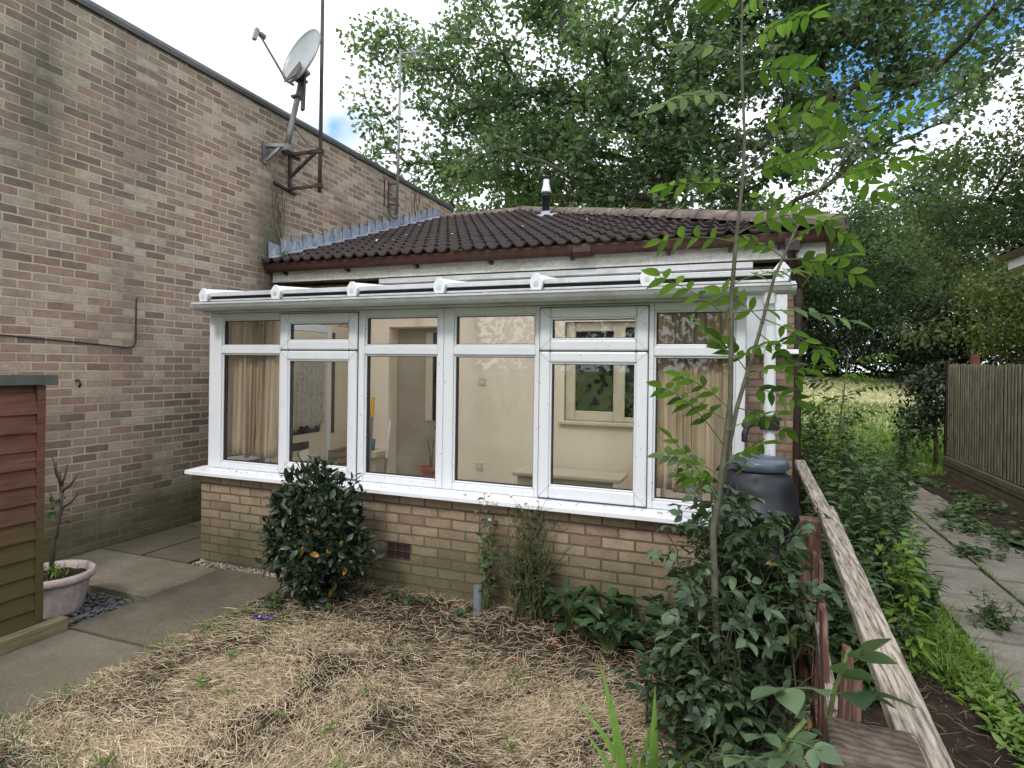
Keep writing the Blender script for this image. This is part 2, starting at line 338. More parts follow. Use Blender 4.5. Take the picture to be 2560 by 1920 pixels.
# ground
def conc(name, k):
  m, nt, b = mk(name, rough=.9, spec=.2); o = oco(nt)
  cc = ramp(nt, noise(nt, o, 1.7, 7, .7), [(.25, (.080*k, .068*k, .048*k)), (.5, (.145*k, .125*k, .094*k)), (.75, (.215*k, .190*k, .150*k))])
  cc = mixc(nt, ramp(nt, noise(nt, o, .8, 4, .6), [(.45, 0.), (.7, .6)]), cc, (.105, .098, .050))
  cc = mixc(nt, .8, cc, ramp(nt, noise(nt, o, 70, 4, .75), [(.3, .62), (.7, 1.36)]), 'MULTIPLY')
  cc = mixc(nt, ramp(nt, noise(nt, o, 22, 3, .5), [(.70, 0.), (.75, .5)]), cc, (.06, .055, .045))
  setc(nt, b, cc); bump(nt, b, noise(nt, o, 60, 5, .7), .5, .005); return m
m_conc = [conc('old paving concrete', 1.0), conc('darker paving concrete', .82), conc('paler paving concrete', 1.2)]
m_soil, nt, b = mk('dark garden soil', rough=.95, spec=.1); o = oco(nt)
sc = ramp(nt, noise(nt, o, 5, 8, .75), [(.3, (.018, .013, .010)), (.55, (.040, .030, .022)), (.75, (.095, .072, .048))])
setc(nt, b, sc); bump(nt, b, noise(nt, o, 30, 7, .75), .9, .02)
m_ground, nt, b = mk('rough grass ground', rough=.95, spec=.1); o = oco(nt)
gp = noise(nt, o, .55, 5, .6); gf = noise(nt, vmul(nt, o, (9, 14, 9)), 1, 6, .75)
gc = ramp(nt, gf, [(.25, (.38, .37, .19)), (.5, (.58, .56, .33)), (.75, (.74, .71, .47))])
gg = ramp(nt, gf, [(.25, (.09, .15, .02)), (.7, (.22, .34, .06))])
yy = nd(nt, 'ShaderNodeSeparateXYZ', {0: o}).outputs[1]
near = ramp(nt, mth(nt, 'MULTIPLY_ADD', gp, 4., mth(nt, 'MULTIPLY', yy, -1.)), [(0., 0.), (1., 1.)])
gmask = ramp(nt, mth(nt, 'SUBTRACT', mth(nt, 'MULTIPLY_ADD', gp, 6., 13.3), yy), [(.0, 0.), (1., 1.)])
gfar = ramp(nt, mth(nt, 'SUBTRACT', mth(nt, 'MULTIPLY_ADD', gp, -8., 28.6), yy), [(0., 1.), (1., 0.)])
gc = mixc(nt, gmask, gc, gg); gc = mixc(nt, gfar, gc, gg)
setc(nt, b, gc); bump(nt, b, gf, .6, .05)
# leaves
def leafmat(name, ca, cb, tr_=.35, rough=.45, spec=.45, tcol=None, odd=None, odd_at=.97):
    m, nt, b = mk(name, rough=rough, spec=spec)
    t = nd(nt, 'ShaderNodeAttribute', attribute_name='tint').outputs['Fac']
    st = [(0., ca), (.93, cb)]
    if odd: st += [(odd_at, odd), (1., odd)]
    c = ramp(nt, t, st); setc(nt, b, c)
    tn = nd(nt, 'ShaderNodeBsdfTranslucent'); nt.links.new(mixc(nt, 1., c, tcol or (1.5, 1.7, .75), 'MULTIPLY'), tn.inputs[0])
    x = nd(nt, 'ShaderNodeMixShader', {0: tr_, 1: b.outputs[0], 2: tn.outputs[0]}); nt.links.new(x.outputs[0], nt.nodes['Material Output'].inputs[0])
    return m
m_maple = leafmat('maple leaf', (.046, .086, .044), (.160, .220, .130), .46, .5)
m_horn = leafmat('hornbeam leaf', (.034, .058, .028), (.125, .160, .070), .42)
m_horny = leafmat('yellowing beech leaf', (.026, .045, .014), (.15, .165, .035), .35)
m_hedge = leafmat('dark hedge leaf', (.012, .025, .012), (.035, .058, .024), .22)
m_ash = leafmat('ash leaf', (.040, .082, .018), (.125, .205, .050), .5, .42)
m_laurel = leafmat('dark evergreen leaf', (.011, .023, .011), (.038, .060, .030), .12, .36, .45, odd=(.42, .23, .03))
m_rose = leafmat('rose leaf', (.020, .042, .019), (.095, .150, .072), .22, .42, odd=(.22, .16, .06), odd_at=.985)
m_weed = leafmat('weed leaf', (.026, .056, .020), (.095, .150, .052), .3, .5)
m_paleg = leafmat('pale mown grass', (.46, .46, .24), (.80, .78, .54), .2, .7, .2, (1.1, 1.1, .8))
m_bright = leafmat('bright green weed', (.07, .135, .018), (.19, .29, .055), .38, .5)
m_hosta = leafmat('broad dark leaf', (.020, .048, .020), (.05, .095, .038), .2, .35)
m_straw = leafmat('dry cut grass', (.085, .058, .034), (.86, .70, .48), .2, .7, .2, (1.1, 1.0, .8), odd=(.14, .20, .045), odd_at=.965)
m_stalk = leafmat('dead brown stalk', (.070, .052, .036), (.24, .19, .13), .1, .8, .2, (1, .95, .8))
m_litter = leafmat('dead leaf', (.16, .075, .035), (.38, .20, .11), .15, .7, .2, (1, .9, .7))
m_bark = varied('grey brown bark', [(.3, (.035, .030, .024)), (.7, (.10, .088, .070))], 9, .9, .2, .5, .01, stretch=(1, 1, .25))
m_ashbark = varied('green grey young bark', [(.3, (.060, .060, .038)), (.7, (.125, .12, .085))], 20, .7, .3, .2, .003)
m_darkstem = varied('dark olive stem', [(.3, (.03, .036, .018)), (.7, (.075, .075, .036))], 15, .7, .3, .1, .003)
m_twig = varied('brown twig', [(.3, (.05, .038, .024)), (.7, (.15, .125, .07))], 15, .8, .3, .2, .003)
m_greentwig = varied('green stem', [(.3, (.06, .085, .025)), (.7, (.13, .16, .055))], 15, .6, .3, .1, .003)
m_pot = varied('faded pink plastic', [(.3, (.33, .27, .245)), (.7, (.46, .395, .37))], 5, .5, .4, .05, .003, fine=35)
m_terra = mk('terracotta plastic', (.22, .065, .045), .45)[0]
m_slate = varied('slate', [(.3, (.035, .035, .042)), (.5, (.085, .08, .092)), (.75, (.16, .14, .155))], 30, .7, .4)
m_stone = varied('pebble', [(.3, (.16, .12, .10)), (.5, (.32, .25, .20)), (.75, (.55, .50, .44))], 22, .7, .4)
m_butt = varied('dark blue black plastic', [(.3, (.006, .008, .012)), (.7, (.013, .016, .023))], 4, .42, .4, .05, .003)
m_lid = mk('grey blue plastic lid', (.060, .078, .11), .35, .6)[0]
m_vent = varied('brown clay vent', [(.3, (.045, .026, .026)), (.7, (.085, .05, .046))], 20, .8)
m_greypipe = mk('grey plastic pipe', (.17, .19, .22), .4)[0]
m_purple = mk('shiny purple foil', (.035, .01, .16), .22, .7)[0]
m_yellow = mk('yellow plastic', (.62, .36, .03), .4)[0]
m_greymetal = mk('grey painted handle', (.20, .19, .18), .4)[0]
m_bluecup = mk('blue plastic', (.02, .18, .30), .35)[0]
m_brownbox = mk('brown card', (.16, .08, .05), .7)[0]
m_whitepaper = mk('white paper', (.72, .68, .6), .8)[0]
m_white = mk('plain white enamel', (.75, .75, .73), .4)[0]
m_silver = mk('brushed silver cap', (.55, .57, .62), .3, .5, .35)[0]
# ================================================================== SETTING
def hgt(x, y):
    t = max(0., min(1., (y-12.0)/15.)); t = t*t*(3-2*t)*.35+t*.65
    w = max(0., min(1., (x+9)/6.)) if x < -3 else 1.
    return -.05+1.68*t
def sheet(mb, xs, ys, fn, mi=0):
    n = len(mb.v); nx = len(xs)
    for y in ys:
        for x in xs: mb.v.append((x, y, fn(x, y)))
    for j in range(len(ys)-1):
        for i in range(nx-1):
            a = n+j*nx+i; mb.f.append((a, a+1, a+nx+1, a+nx)); mb.m.append(mi)
xs = [-400, -120, -50, -25]+list(np.arange(-14, 14.01, .5))+[25, 50, 120, 400]
ys = [-300, -80, -30, -12]+list(np.arange(-6, 36.01, .5))+[45, 60, 90, 150, 300, 500]
g = MB(); sheet(g, xs, ys, lambda x, y: hgt(x, y)+(.05*mnoise.noise(Vector((x*.5, y*.5, 0))) if 12.5 < y < 40 else 0))
tag(g.build('ground', m_ground, smooth=True), kind='structure')
def soilz(x, y):
    v = Vector((x, y, 0))
    return .012+.030*mnoise.noise(v*1.3)+.016*mnoise.noise(v*5)+.008*mnoise.noise(v*17)
g = MB()
sheet(g, list(np.arange(-3.22, 1.43, .06)), list(np.arange(-2, 4.03, .06)), soilz)
sheet(g, list(np.arange(.46, 1.42, .08)), list(np.arange(4.02, 11.1, .08)), lambda x, y: soilz(x, y)-.006)
sheet(g, list(np.arange(2.58, 3.42, .08)), list(np.arange(1.5, 12.2, .08)), soilz)
tag(g.build('garden_soil', m_soil, smooth=True), kind='structure')
def slabs(name, rects, mat, tilt=.004):
    mb = MB(); many = isinstance(mat, list)
    for (x0, x1, y0, y1) in rects:
        mk_ = random.randrange(3) if many else 0
        gp = .007; nx = max(1, int((x1-x0)/.12)); ny = max(1, int((y1-y0)/.12)); a, b, c = (random.uniform(-1, 1)*tilt for _ in range(3))
        X = np.linspace(x0+gp, x1-gp, nx+1); Y = np.linspace(y0+gp, y1-gp, ny+1)
        n = len(mb.v)
        for y in Y:
            for x in X: mb.v.append((x+random.uniform(-.003, .003), y+random.uniform(-.003, .003), a*.8+b*(x-x0)+c*(y-y0)+.0025*mnoise.noise(Vector((x*7, y*7, 2)))))
        for j in range(ny):
            for i in range(nx):
                k = n+j*(nx+1)+i; mb.f.append((k, k+1, k+nx+2, k+nx+1)); mb.m.append(mk_)
        ring = [n+i for i in range(nx+1)]+[n+j*(nx+1)+nx for j in range(1, ny+1)]+[n+ny*(nx+1)+i for i in range(nx-1, -1, -1)]+[n+j*(nx+1) for j in range(ny-1, 0, -1)]
        m0 = len(mb.v); mb.v += [(mb.v[k][0], mb.v[k][1], -.05) for k in ring]; L = len(ring)
        for i in range(L): mb.f.append((ring[i], m0+i, m0+(i+1) % L, ring[(i+1) % L])); mb.m.append(mk_)
    return tag(mb.build(name, mat), kind='structure')
R = [(-5.52, -5.0, 3.86, 4.76), (-5.0, -4.46, 3.88, 4.62), (-5.0, -4.46, 4.62, 5.4), (-5.52, -5.0, 4.76, 5.6), (-5.52, -4.46, 5.6, 6.2), (-5.52, -4.07, 3.19, 3.855),
     (-4.06, -3.18, 2.63, 3.875), (-4.02, -3.20, 1.86, 2.62), (-4.02, -3.20, 1.05, 1.85), (-4.02, -3.20, .2, 1.04), (-4.02, -3.20, -.7, .19), (-5.52, -4.71, 2.3, 3.18), (-5.52, -4.71, 1.4, 2.29), (-5.52, -4.71, .4, 1.39), (-5.52, -4.71, -1.5, .39), (-3.6, -3.2, -1.6, -.71)]
slabs('patio', R, m_conc, .004)
R = []; y = 1.2
while y < 12.2:
    d = random.uniform(.58, .92); R.append((1.40+.035*max(0, y-4), 2.02, y, y+d)); R.append((2.03, 2.62, y+random.uniform(-.02, .02)-.3, y+d-.3)); y += d
slabs('footpath', R, m_path, .012)
# loose stones
def stones(name, rect, n, size, mat, flat, z0, label, cat, poly=None):
    base = np.array([(1, 0, 0), (-1, 0, 0), (0, 1, 0), (0, -1, 0), (0, 0, 1), (0, 0, -1), (.6, .6, .4), (-.6, .6, -.3), (.55, -.6, .5), (-.6, -.55, .45)], float)
    fs = [(4, 6, 2), (4, 0, 6), (0, 2, 6), (4, 2, 1), (4, 1, 9), (1, 3, 9), (4, 9, 3), (4, 3, 8), (4, 8, 0), (8, 3, 0), (5, 0, 3), (5, 3, 1), (5, 1, 7), (5, 7, 2), (1, 2, 7), (5, 2, 0)]
    P = []
    for i in range(n):
        x, y_ = random.uniform(rect[0], rect[1]), random.uniform(rect[2], rect[3]); s = size*random.uniform(.5, 1.2)
        M = Matrix.Rotation(random.uniform(0, 6.28), 3, 'Z') @ Matrix.Rotation(random.gauss(0, .35), 3, 'X')
        q = np.array(M) @ (base*np.array((1, random.uniform(.5, .8), flat))*s).T
        P.append(q.T+np.array((x, y_, z0+random.uniform(0, .02))))
    me = np_mesh(name, np.concatenate(P), fs, n, len(base)); return tag(link(name, me, mat), label, cat, kind='stuff')
stones('slate_chips', (-4.69, -4.03, 2.2, 3.16), 900, .032, m_slate, .28, -.04, 'purple grey slate chippings in the gap between paving slabs', 'slate chippings')
stones('gravel', (-4.43, -3.22, 3.885, 3.985), 420, .017, m_stone, .7, -.022, 'strip of small pebbles along the foot of the low brick wall', 'gravel')

# ================================================================== BRICK BUILDING (left)
bb = thing('brick_building', 'tall windowless brown brick wall of the neighbouring flat roofed building', 'building', (-5.6, 0, 0))
mb = MB(); mb.box(-5.83, -5.53, -4, 10.95, 0, 4.90); mb.build('wall', m_brick_left, bb)
mb = MB()
for a, b_ in ((-4.02, -.4), (-.395, 2.6), (2.605, 5.6), (5.605, 8.3), (8.305, 10.99)):
    mb.prism([(-5.87, 4.90), (-5.495, 4.90), (-5.495, 4.945), (-5.515, 4.99), (-5.87, 5.01)], a, b_, lambda p, q, t: (p, t, q))
mb.build('coping', m_coping, bb)
# stepped lead flashing where the bungalow roof meets the wall
EY, EZ, TP = 5.83, 2.965, .356
def roofz(y): return EZ+(y-EY)*TP
mb = MB(); y = 5.90; k = 0
while y < 10.35:
    w = .212; x = -5.525+.003*(k % 2)
    zt = roofz(y+w*.5)+.215; lean = random.uniform(-.01, .01)
    ps = []
    for q, (yy_, zt_) in enumerate(((y-.004, zt+.016), (y+w*.5, zt+.008), (y+w+.03, zt-.004))):
        xo = x+.004+.012*(1-q/2)**1.5
        ps += [(xo, yy_+(.012 if q == 0 else 0), roofz(max(yy_, y))+.05), (xo, yy_+lean, zt_), (xo-.004, yy_+lean, zt_), (xo-.004, yy_+(.012 if q == 0 else 0), roofz(max(yy_, y))+.05)]
    mb.add(ps, [(0, 4, 5, 1), (4, 8, 9, 5), (1, 5, 6, 2), (5, 9, 10, 6), (0, 1, 2, 3), (8, 11, 10, 9), (2, 6, 7, 3), (6, 10, 11, 7)])
    mb.add([(x+.008, y, roofz(y)+.07), (x+.008, y+w+.03, roofz(y+w+.03)+.07), (x+.15, y+w+.03, roofz(y+w+.03)+.052), (x+.15, y, roofz(y)+.052),
            (x+.008, y, roofz(y)+.06), (x+.008, y+w+.03, roofz(y+w+.03)+.06), (x+.15, y+w+.03, roofz(y+w+.03)+.042), (x+.15, y, roofz(y)+.042)], [(0, 1, 2, 3), (7, 6, 5, 4), (3, 2, 6, 7), (0, 3, 7, 4), (1, 2, 6, 5), (0, 1, 5, 4)])
    y += w; k += 1

# ================================================================== BUNGALOW
bg_ = thing('bungalow', 'low brick bungalow with brown tiled hipped roof behind the conservatory', 'bungalow', (-2.4, 6.2, 0))
mb.build('lead_flashing', m_lead, bg_)
mb = MB()
for a in ((-5.5, -3.92, 6.2, 6.42, 0, 2.72), (-3.06, -1.75, 6.2, 6.42, 0, 2.72), (-.50, .47, 6.2, 6.42, 0, 2.72), (-3.92, -3.06, 6.2, 6.42, 2.19, 2.72), (-1.75, -.50, 6.2, 6.42, 0, 1.17), (-1.75, -.50, 6.2, 6.42, 2.22, 2.72),
          (.25, .468, 6.42, 14.5, 0, 2.72), (-5.5, .46, 14.3, 14.49, 0, 2.7)):
    mb.box(*a)
mb.build('wall', m_brick_house, bg_)
mb = MB()
for a in ((-4.28, -3.92, 2.70), (-3.06, -1.75, 2.70), (-.50, -.02, 2.70)): mb.box(a[0], a[1], 6.175, 6.2, .03, 2.6)
mb.box(-3.92, -3.06, 6.175, 6.2, 2.19, 2.6); mb.box(-3.935, -3.915, 6.2, 6.40, .03, 2.2); mb.box(-3.065, -3.045, 6.2, 6.40, .03, 2.2); mb.box(-3.914, -3.066, 6.2, 6.40, 2.18, 2.189); mb.box(-1.75, -.50, 6.175, 6.2, .03, 1.17); mb.box(-1.75, -.50, 6.175, 6.2, 2.22, 2.6)
mb.build('painted_wall', m_cream, bg_)
m_shade = varied('door panel greyed for shade', [(.3, (.30, .25, .19)), (.7, (.37, .31, .24))], 2, .7, bs=.05)  # greyer tone puts the shade of the door recess into the colour
dr = MB(); dr.box(-3.92, -3.52, 6.36, 6.41, .05, 2.19); dr.box(-3.52, -3.06, 6.36, 6.41, .05, 1.08); dr.box(-3.52, -3.06, 6.36, 6.41, 2.13, 2.19)
door = dr.build('door', m_shade, bg_)
mb = MB(); mb.box(-3.52, -3.43, 6.355, 6.41, 1.08, 2.13); mb.box(-3.14, -3.06, 6.355, 6.41, 1.08, 2.13); mb.build('door_frame', m_creamframe, door)
mb = MB(); mb.box(-3.43, -3.14, 6.375, 6.40, 1.08, 2.13); mb.build('pane', m_dark, door)
fc = bpy.data.curves.new('door_number', 'FONT'); fc.body = '2'; fc.size = .155; fc.extrude = .004; fc.align_x = 'CENTER'
fo = bpy.data.objects.new('door_number', fc); COL.objects.link(fo); fo.parent = door; fo.rotation_euler = (rad(90), 0, 0); fo.location = Vector((-3.36, 6.345, .985))-wl(bg_); dn_me = bpy.data.meshes.new_from_object(fo.evaluated_get(bpy.context.evaluated_depsgraph_get())); dl, drt = fo.location.copy(), fo.rotation_euler.copy(); bpy.data.objects.remove(fo); dn_me.materials.clear(); dn_me.materials.append(m_black)
fo = bpy.data.objects.new('door_number', dn_me); COL.objects.link(fo); fo.parent = door; fo.location = dl; fo.rotation_euler = drt
# kitchen window seen through the conservatory
mb = MB()
for a in ((-1.75, -1.645, 1.17, 2.22), (-1.235, -1.115, 1.17, 2.22), (-.58, -.50, 1.17, 2.22), (-1.645, -1.235, 2.12, 2.22), (-1.645, -1.235, 1.17, 1.275), (-1.115, -.58, 2.16, 2.22), (-1.115, -.58, 1.17, 1.225)):
    mb.box(a[0], a[1], 6.23, 6.30, a[2], a[3])
win = mb.build('window', m_creamframe, bg_, bevel=.008)
mb = MB(); mb.box(-1.645, -1.235, 6.262, 6.275, 1.275, 2.12); mb.build('pane', m_dark, win)
mb = MB(); mb.box(-1.115, -.58, 6.262, 6.275, 1.225, 2.16); mb.build('pane', m_dark, win)
mb = MB(); mb.box(-1.80, -.46, 6.12, 6.25, 1.135, 1.168); mb.build('sill', m_creamframe, win, bevel=.006)
for z in (1.52, .57):
    x = -2.74 if z > 1 else -2.76
    mb = MB(); mb.box(x, x+.085, 6.162, 6.174, z, z+.085); sw = mb.build('socket', m_creamframe, bg_, bevel=.004)
    mb = MB(); mb.box(x+.03, x+.055, 6.156, 6.162, z+.03, z+.055); mb.build('switch_rocker', m_white, sw)
# small white panel window beside the conservatory
mb = MB(); mb.box(.052, .40, 6.155, 6.197, 1.93, 2.60)
pw = mb.build('side_panel', m_upvc, bg_, bevel=.004)
mb = MB(); mb.box(.15, .165, 6.148, 6.154, 1.95, 2.6); mb.box(.275, .285, 6.148, 6.154, 1.95, 2.6); mb.box(.385, .405, 6.14, 6.154, 1.93, 2.60); mb.build('trim', m_upvc, pw)
mb = MB(); mb.box(.04, .56, 6.05, 6.197, 1.885, 1.927); mb.build('sill', m_sill, pw, bevel=.006)
# eaves
mb = MB(); mb.box(-5.505, .70, 5.975, 6.0, 2.752, 2.93); mb.box(.675, .70, 6.0, 14.8, 2.752, 2.93); mb.build('fascia', m_fascia, bg_, bevel=.003)
mb = MB(); mb.box(-5.5, .675, 6.0, 6.2, 2.756, 2.775); mb.box(.468, .675, 6.2, 14.7, 2.756, 2.775); mb.build('soffit', varied('brown soffit board', [(.3, (.10, .075, .05)), (.7, (.19, .15, .10))], 4), bg_)
mb = MB(); mb.beam((.60, 6.0, 2.735), (.60, 9.5, 2.735), .05, .04); mb.build('soffit_batten', m_edging, bg_)
def gutter(name, mat, parent, a, b, r, axis='X', cx=0, cz=0, squareish=False):
    """open half-round trough from a to b with a rolled lip"""
    n = 10; out = []; inn = []
    for i in range(n+1):
        t = math.pi+i*math.pi/n; k = 1.62 if squareish else 1.0
        out.append((math.cos(t)*r, max(math.sin(t)*r*k, -r*.985*k))); inn.append((math.cos(t)*(r-.005), max(math.sin(t)*(r-.005)*k, -(r-.005)*.97*k)))
    poly = [(-r-.004, .006), (-r-.004, -.008)]+out[1:-1]+[(r+.004, -.008), (r+.004, .006)]+[(inn[-1][0], .006)]+inn[::-1][1:-1]+[(inn[0][0], .006)]
    mb = MB(); fr = (lambda p, q, t: (t, cx+p, cz+q)) if axis == 'X' else (lambda p, q, t: (cx+p, t, cz+q))
    nn = len(poly)
    vs = [fr(p, q, t) for t in (a, b) for p, q in poly]
    mb.add(vs, [(i, (i+1) % nn, nn+(i+1) % nn, nn+i) for i in range(nn)])
    for s, t in ((0, a), (nn, b)):                                     # stop ends
        mb.add([fr(p, q, t) for p, q in out]+[fr(p, q, t+(.004 if t == b else -.004)) for p, q in out], [tuple(range(n+1)), tuple(reversed(range(n+1, 2*n+2)))]+[(i, i+1, n+2+i, n+1+i) for i in range(n)]+[(n, 0, n+1, 2*n+1)])
    return mb.build(name, mat, parent, smooth=False)
gt = gutter('gutter', m_brown, bg_, -5.525, .78, .060, 'X', 5.90, 2.960, True)
gutter('gutter', m_brown, bg_, 5.97, 14.8, .058, 'Y', .765, 2.945)
for x in (-5.28, -4.36, -3.43, -2.52, -1.62, -.66, -.10, .32):
    mb = MB(); pts = []
    for i in range(9):
        t = math.pi+i*math.pi/8; pts.append((math.cos(t)*.066, max(math.sin(t)*.106, -.103)))
    poly = [(-.07, .012)]+pts+[(.07, .0), (.070, -.128), (.045, -.124), (.0, -.108)]
    mb.prism(poly, x-.018, x+.018, lambda p, q, t: (t, 5.90+p, 2.960+q)); mb.build('bracket', m_brown, gt)
mb = MB(); mb.prism([(-.072, .012), (-.072, -.07), (-.04, -.112), (.04, -.112), (.07, -.07), (.07, .012)], -1.58, -1.40, lambda p, q, t: (t, 5.90+p, 2.960+q)); mb.build('joint', m_brown, gt)
mb = MB(); mb.tube([(.42, 5.905, 2.90), (.42, 5.905, 2.80), (.43, 5.97, 2.70), (.46, 6.06, 2.58), (.495, 6.13, 2.50), (.50, 6.135, 2.40)], .036, 12); mb.tube([(.50, 6.135, 2.42), (.50, 6.135, .05)], .034, 12); mb.tube([(.50, 6.135, 2.44), (.50, 6.135, 2.34)], .042, 12)
mb.box(.36, .48, 5.84, 5.97, 2.80, 2.91)
mb.build('downpipe', m_darkbrown, bg_, smooth=False)
# tiled roof: every course a moulded strip
SL = math.hypot(1, TP); G = .31; P_ = .15
nrow = int((10.36-EY)*SL/G)+1
def prof(x):
    t = (x/P_) % 1.; return .038*math.sin(math.pi*(t-.0)/.5)**1.0 if t < .5 else -.004*math.sin(math.pi*(t-.5)/.5)
mb = MB(); dx = P_/10
for r in range(nrow):
    s0, s1 = r*G-.03, min((r+1)*G+.02, (10.36-EY)*SL+.03)
    y0, y1 = EY+s0/SL, EY+s1/SL
    xh = .74-(y0-EY); xs_ = np.arange(-5.515, xh, dx)
    jz = [0]*(len(xs_)//20+2); jz = [random.uniform(-.004, .004) for _ in jz]
    n = len(mb.v); m = len(xs_)
    for k, (yy_, off) in enumerate(((y0, .014), (y0, .034), (y1, .002))):
        for i, x in enumerate(xs_):
            xx = min(x, .74-(yy_-EY)); o_ = jz[i//20]
            mb.v.append((xx, yy_-(.006 if k == 1 else 0), roofz(yy_)+off+prof(x)+(o_ if k else 0)))
    for k in range(2):
        for i in range(m-1): mb.f.append((n+k*m+i, n+k*m+i+1, n+(k+1)*m+i+1, n+(k+1)*m+i)); mb.m.append(0)
# hidden slopes: right hip side and back
RZ = roofz(10.36)
mb.add([(.74, EY, EZ+.01), (.74, 14.9, EZ+.01), (-3.79, 10.36, RZ), ], [(0, 1, 2)])
mb.add([(-5.515, 10.36, RZ), (-3.79, 10.36, RZ), (.74, 14.9, EZ+.01), (-5.515, 14.9, EZ+.01)], [(0, 1, 2, 3)])
roof = mb.build('roof', m_tile, bg_, smooth=False, fix=False)
mb = MB()
def ridge(a, b_, seg, r):
    a, b_ = Vector(a), Vector(b_); L = (b_-a).length; n = int(L/seg); d = (b_-a)/n; sdv = d.normalized().cross(Vector((0, 0, 1))).normalized(); up = sdv.cross(d.normalized())
    for i in range(n):
        jit = Vector((0, 0, random.uniform(-.006, .006)))
        for (t0, t1, rr) in ((0, .88, r), (.86, 1.0, r*1.10)):
            p0, p1 = a+d*(i+t0)+jit, a+d*(i+t1)+jit; m = 9; vs = []
            for p in (p0, p1):
                for q in (rr, rr-.018):
                    for j in range(m):
                        an = math.pi*j/(m-1); vs.append(p+sdv*(math.cos(an)*q*1.15)+up*(math.sin(an)*q*.95-.045))
            fs = []
            for j in range(m-1):
                fs += [(j, j+1, 2*m+j+1, 2*m+j), (m+j+1, m+j, 3*m+j, 3*m+j+1), (j+1, j, m+j, m+j+1), (2*m+j, 2*m+j+1, 3*m+j+1, 3*m+j)]
            mb.add(vs, fs)
ridge((-5.35, 10.36, RZ+.035), (-3.80, 10.36, RZ+.035), .40, .105)
ridge((.78, EY-.03, EZ+.06), (-3.74, 10.40, RZ+.05), .42, .115)
mb.add([(.74-.06, EY-.10, EZ-.01), (.84, EY-.02, EZ-.01), (.80, EY-.06, EZ+.15)], [(0, 1, 2)])
mb.build('ridge_tiles', m_ridge, bg_)
fl = MB(); fz_ = roofz(9.05); fx, fy = -2.90, 9.05
fl.lathe([(.058, -.05), (.058, .30), (.066, .302), (.066, .325), (.062, .33), (.074, .335), (.074, .36), (.06, .365)], (fx, fy, fz_+.02), 20)
flue = fl.build('flue', m_black, bg_, smooth=True)
mb = MB(); mb.lathe([(.0, .355), (.078, .36), (.080, .38), (.066, .43), (.050, .50), (.046, .57), (.0, .572)], (fx, fy, fz_+.02), 24); mb.build('flue_cowl', m_silver, flue, smooth=True)
mb = MB(); mb.lathe([(.0, .60), (.047, .60), (.050, .62), (.03, .635), (.0, .636)], (fx, fy, fz_+.02), 20); mb.tube([(fx, fy, fz_+.58), (fx, fy, fz_+.62)], .03, 10); mb.build('flue_cap', m_black, flue)
mb = MB(); mb.lathe([(.062, .07), (.085, .02), (.15, .015), (.19, .0), (.19, -.02), (.0, -.03)], (fx, fy-.02, fz_+.035), 14, fn=lambda r, z, a: r*(1+.12*math.sin(a*3+1)) if r > .1 else r)
for i in range(len(mb.v)): v = mb.v[i]; mb.v[i] = (v[0], v[1], v[2]+(v[1]-fy)*TP)
mb.build('flashing', m_lead, flue, smooth=True)

# ================================================================== CONSERVATORY
cv = thing('conservatory', 'white framed lean to conservatory on a low brick wall', 'conservatory', (-2.2, 4.05, 0))
mb = MB()
for a in ((-4.45, -2.536, 4.0, 4.2, -.1, .752), (-2.326, .03, 4.0, 4.2, -.1, .752), (-2.536, -2.326, 4.0, 4.2, -.1, .241), (-2.536, -2.326, 4.0, 4.2, .371, .752), (-4.45, -4.25, 4.2, 4.74, -.1, .752), (-.17, .03, 4.2, 6.19, -.1, .752), ): mb.box(*a)
dw = mb.build('dwarf_wall', m_brick_front, cv)
mb = MB(); mb.box(-4.45, -4.25, 5.65, 6.19, -.1, .752); mb.build('dwarf_wall', m_brick_front, cv)
mb = MB(); mb.box(-2.53, -2.332, 4.03, 4.06, .247, .365); 
for x in (-2.53, -2.466, -2.40, -2.339): mb.box(x, x+.007, 4.006, 4.03, .247, .365)
for z in (.247, .303, .358): mb.box(-2.523, -2.339, 4.009, 4.03, z, z+.007)
for i in range(18):
    for j in range(5):
        if i % 6 != 5: mb.box(-2.521+i*.0102, -2.516+i*.0102, 4.018, 4.031, .258+j*.021, .272+j*.021)
mb.build('air_vent', m_vent, dw)
mb = MB(); mb.prism([(3.895, .757), (3.895, .787), (3.905, .790), (4.07, .800), (4.20, .800), (4.20, .753), (3.91, .753)], -4.535, .06, lambda p, q, t: (t, p, q)); mb.build('sill', m_sill, cv, bevel=.003)
mb = MB(); mb.box(-4.25, -.17, 4.19, 4.36, .757, .785); mb.build('window_board', m_sill, cv, bevel=.004)
mb = MB(); mb.box(-4.3, -.1, 4.1, 6.18, -.04, .03); mb.build('floor', m_floor, cv)
Y0, Y1 = 4.06, 4.13
# fixed frame, butted bars
mb = MB()
V_ = [(-4.445, -4.305), (-3.657, -3.628), (-2.869, -2.808), (-2.152, -2.1005), (-2.0985, -2.017), (-1.366, -1.326), (-.577, -.537), (-.026, .033)]
for a, b_ in V_: mb.box(a, b_, Y0, Y1, .802, 2.172)
bays = [(-4.305, -3.657), (-3.628, -2.869), (-2.808, -2.152), (-2.017, -1.366), (-1.326, -.577), (-.537, -.026)]
for i, (a, b_) in enumerate(bays):
    mb.box(a, b_, Y0+.002, Y1, 2.120, 2.172); mb.box(a, b_, Y0+.002, Y1, .802, .856); mb.box(a, b_, Y0+.002, Y1, 1.818, 1.882)
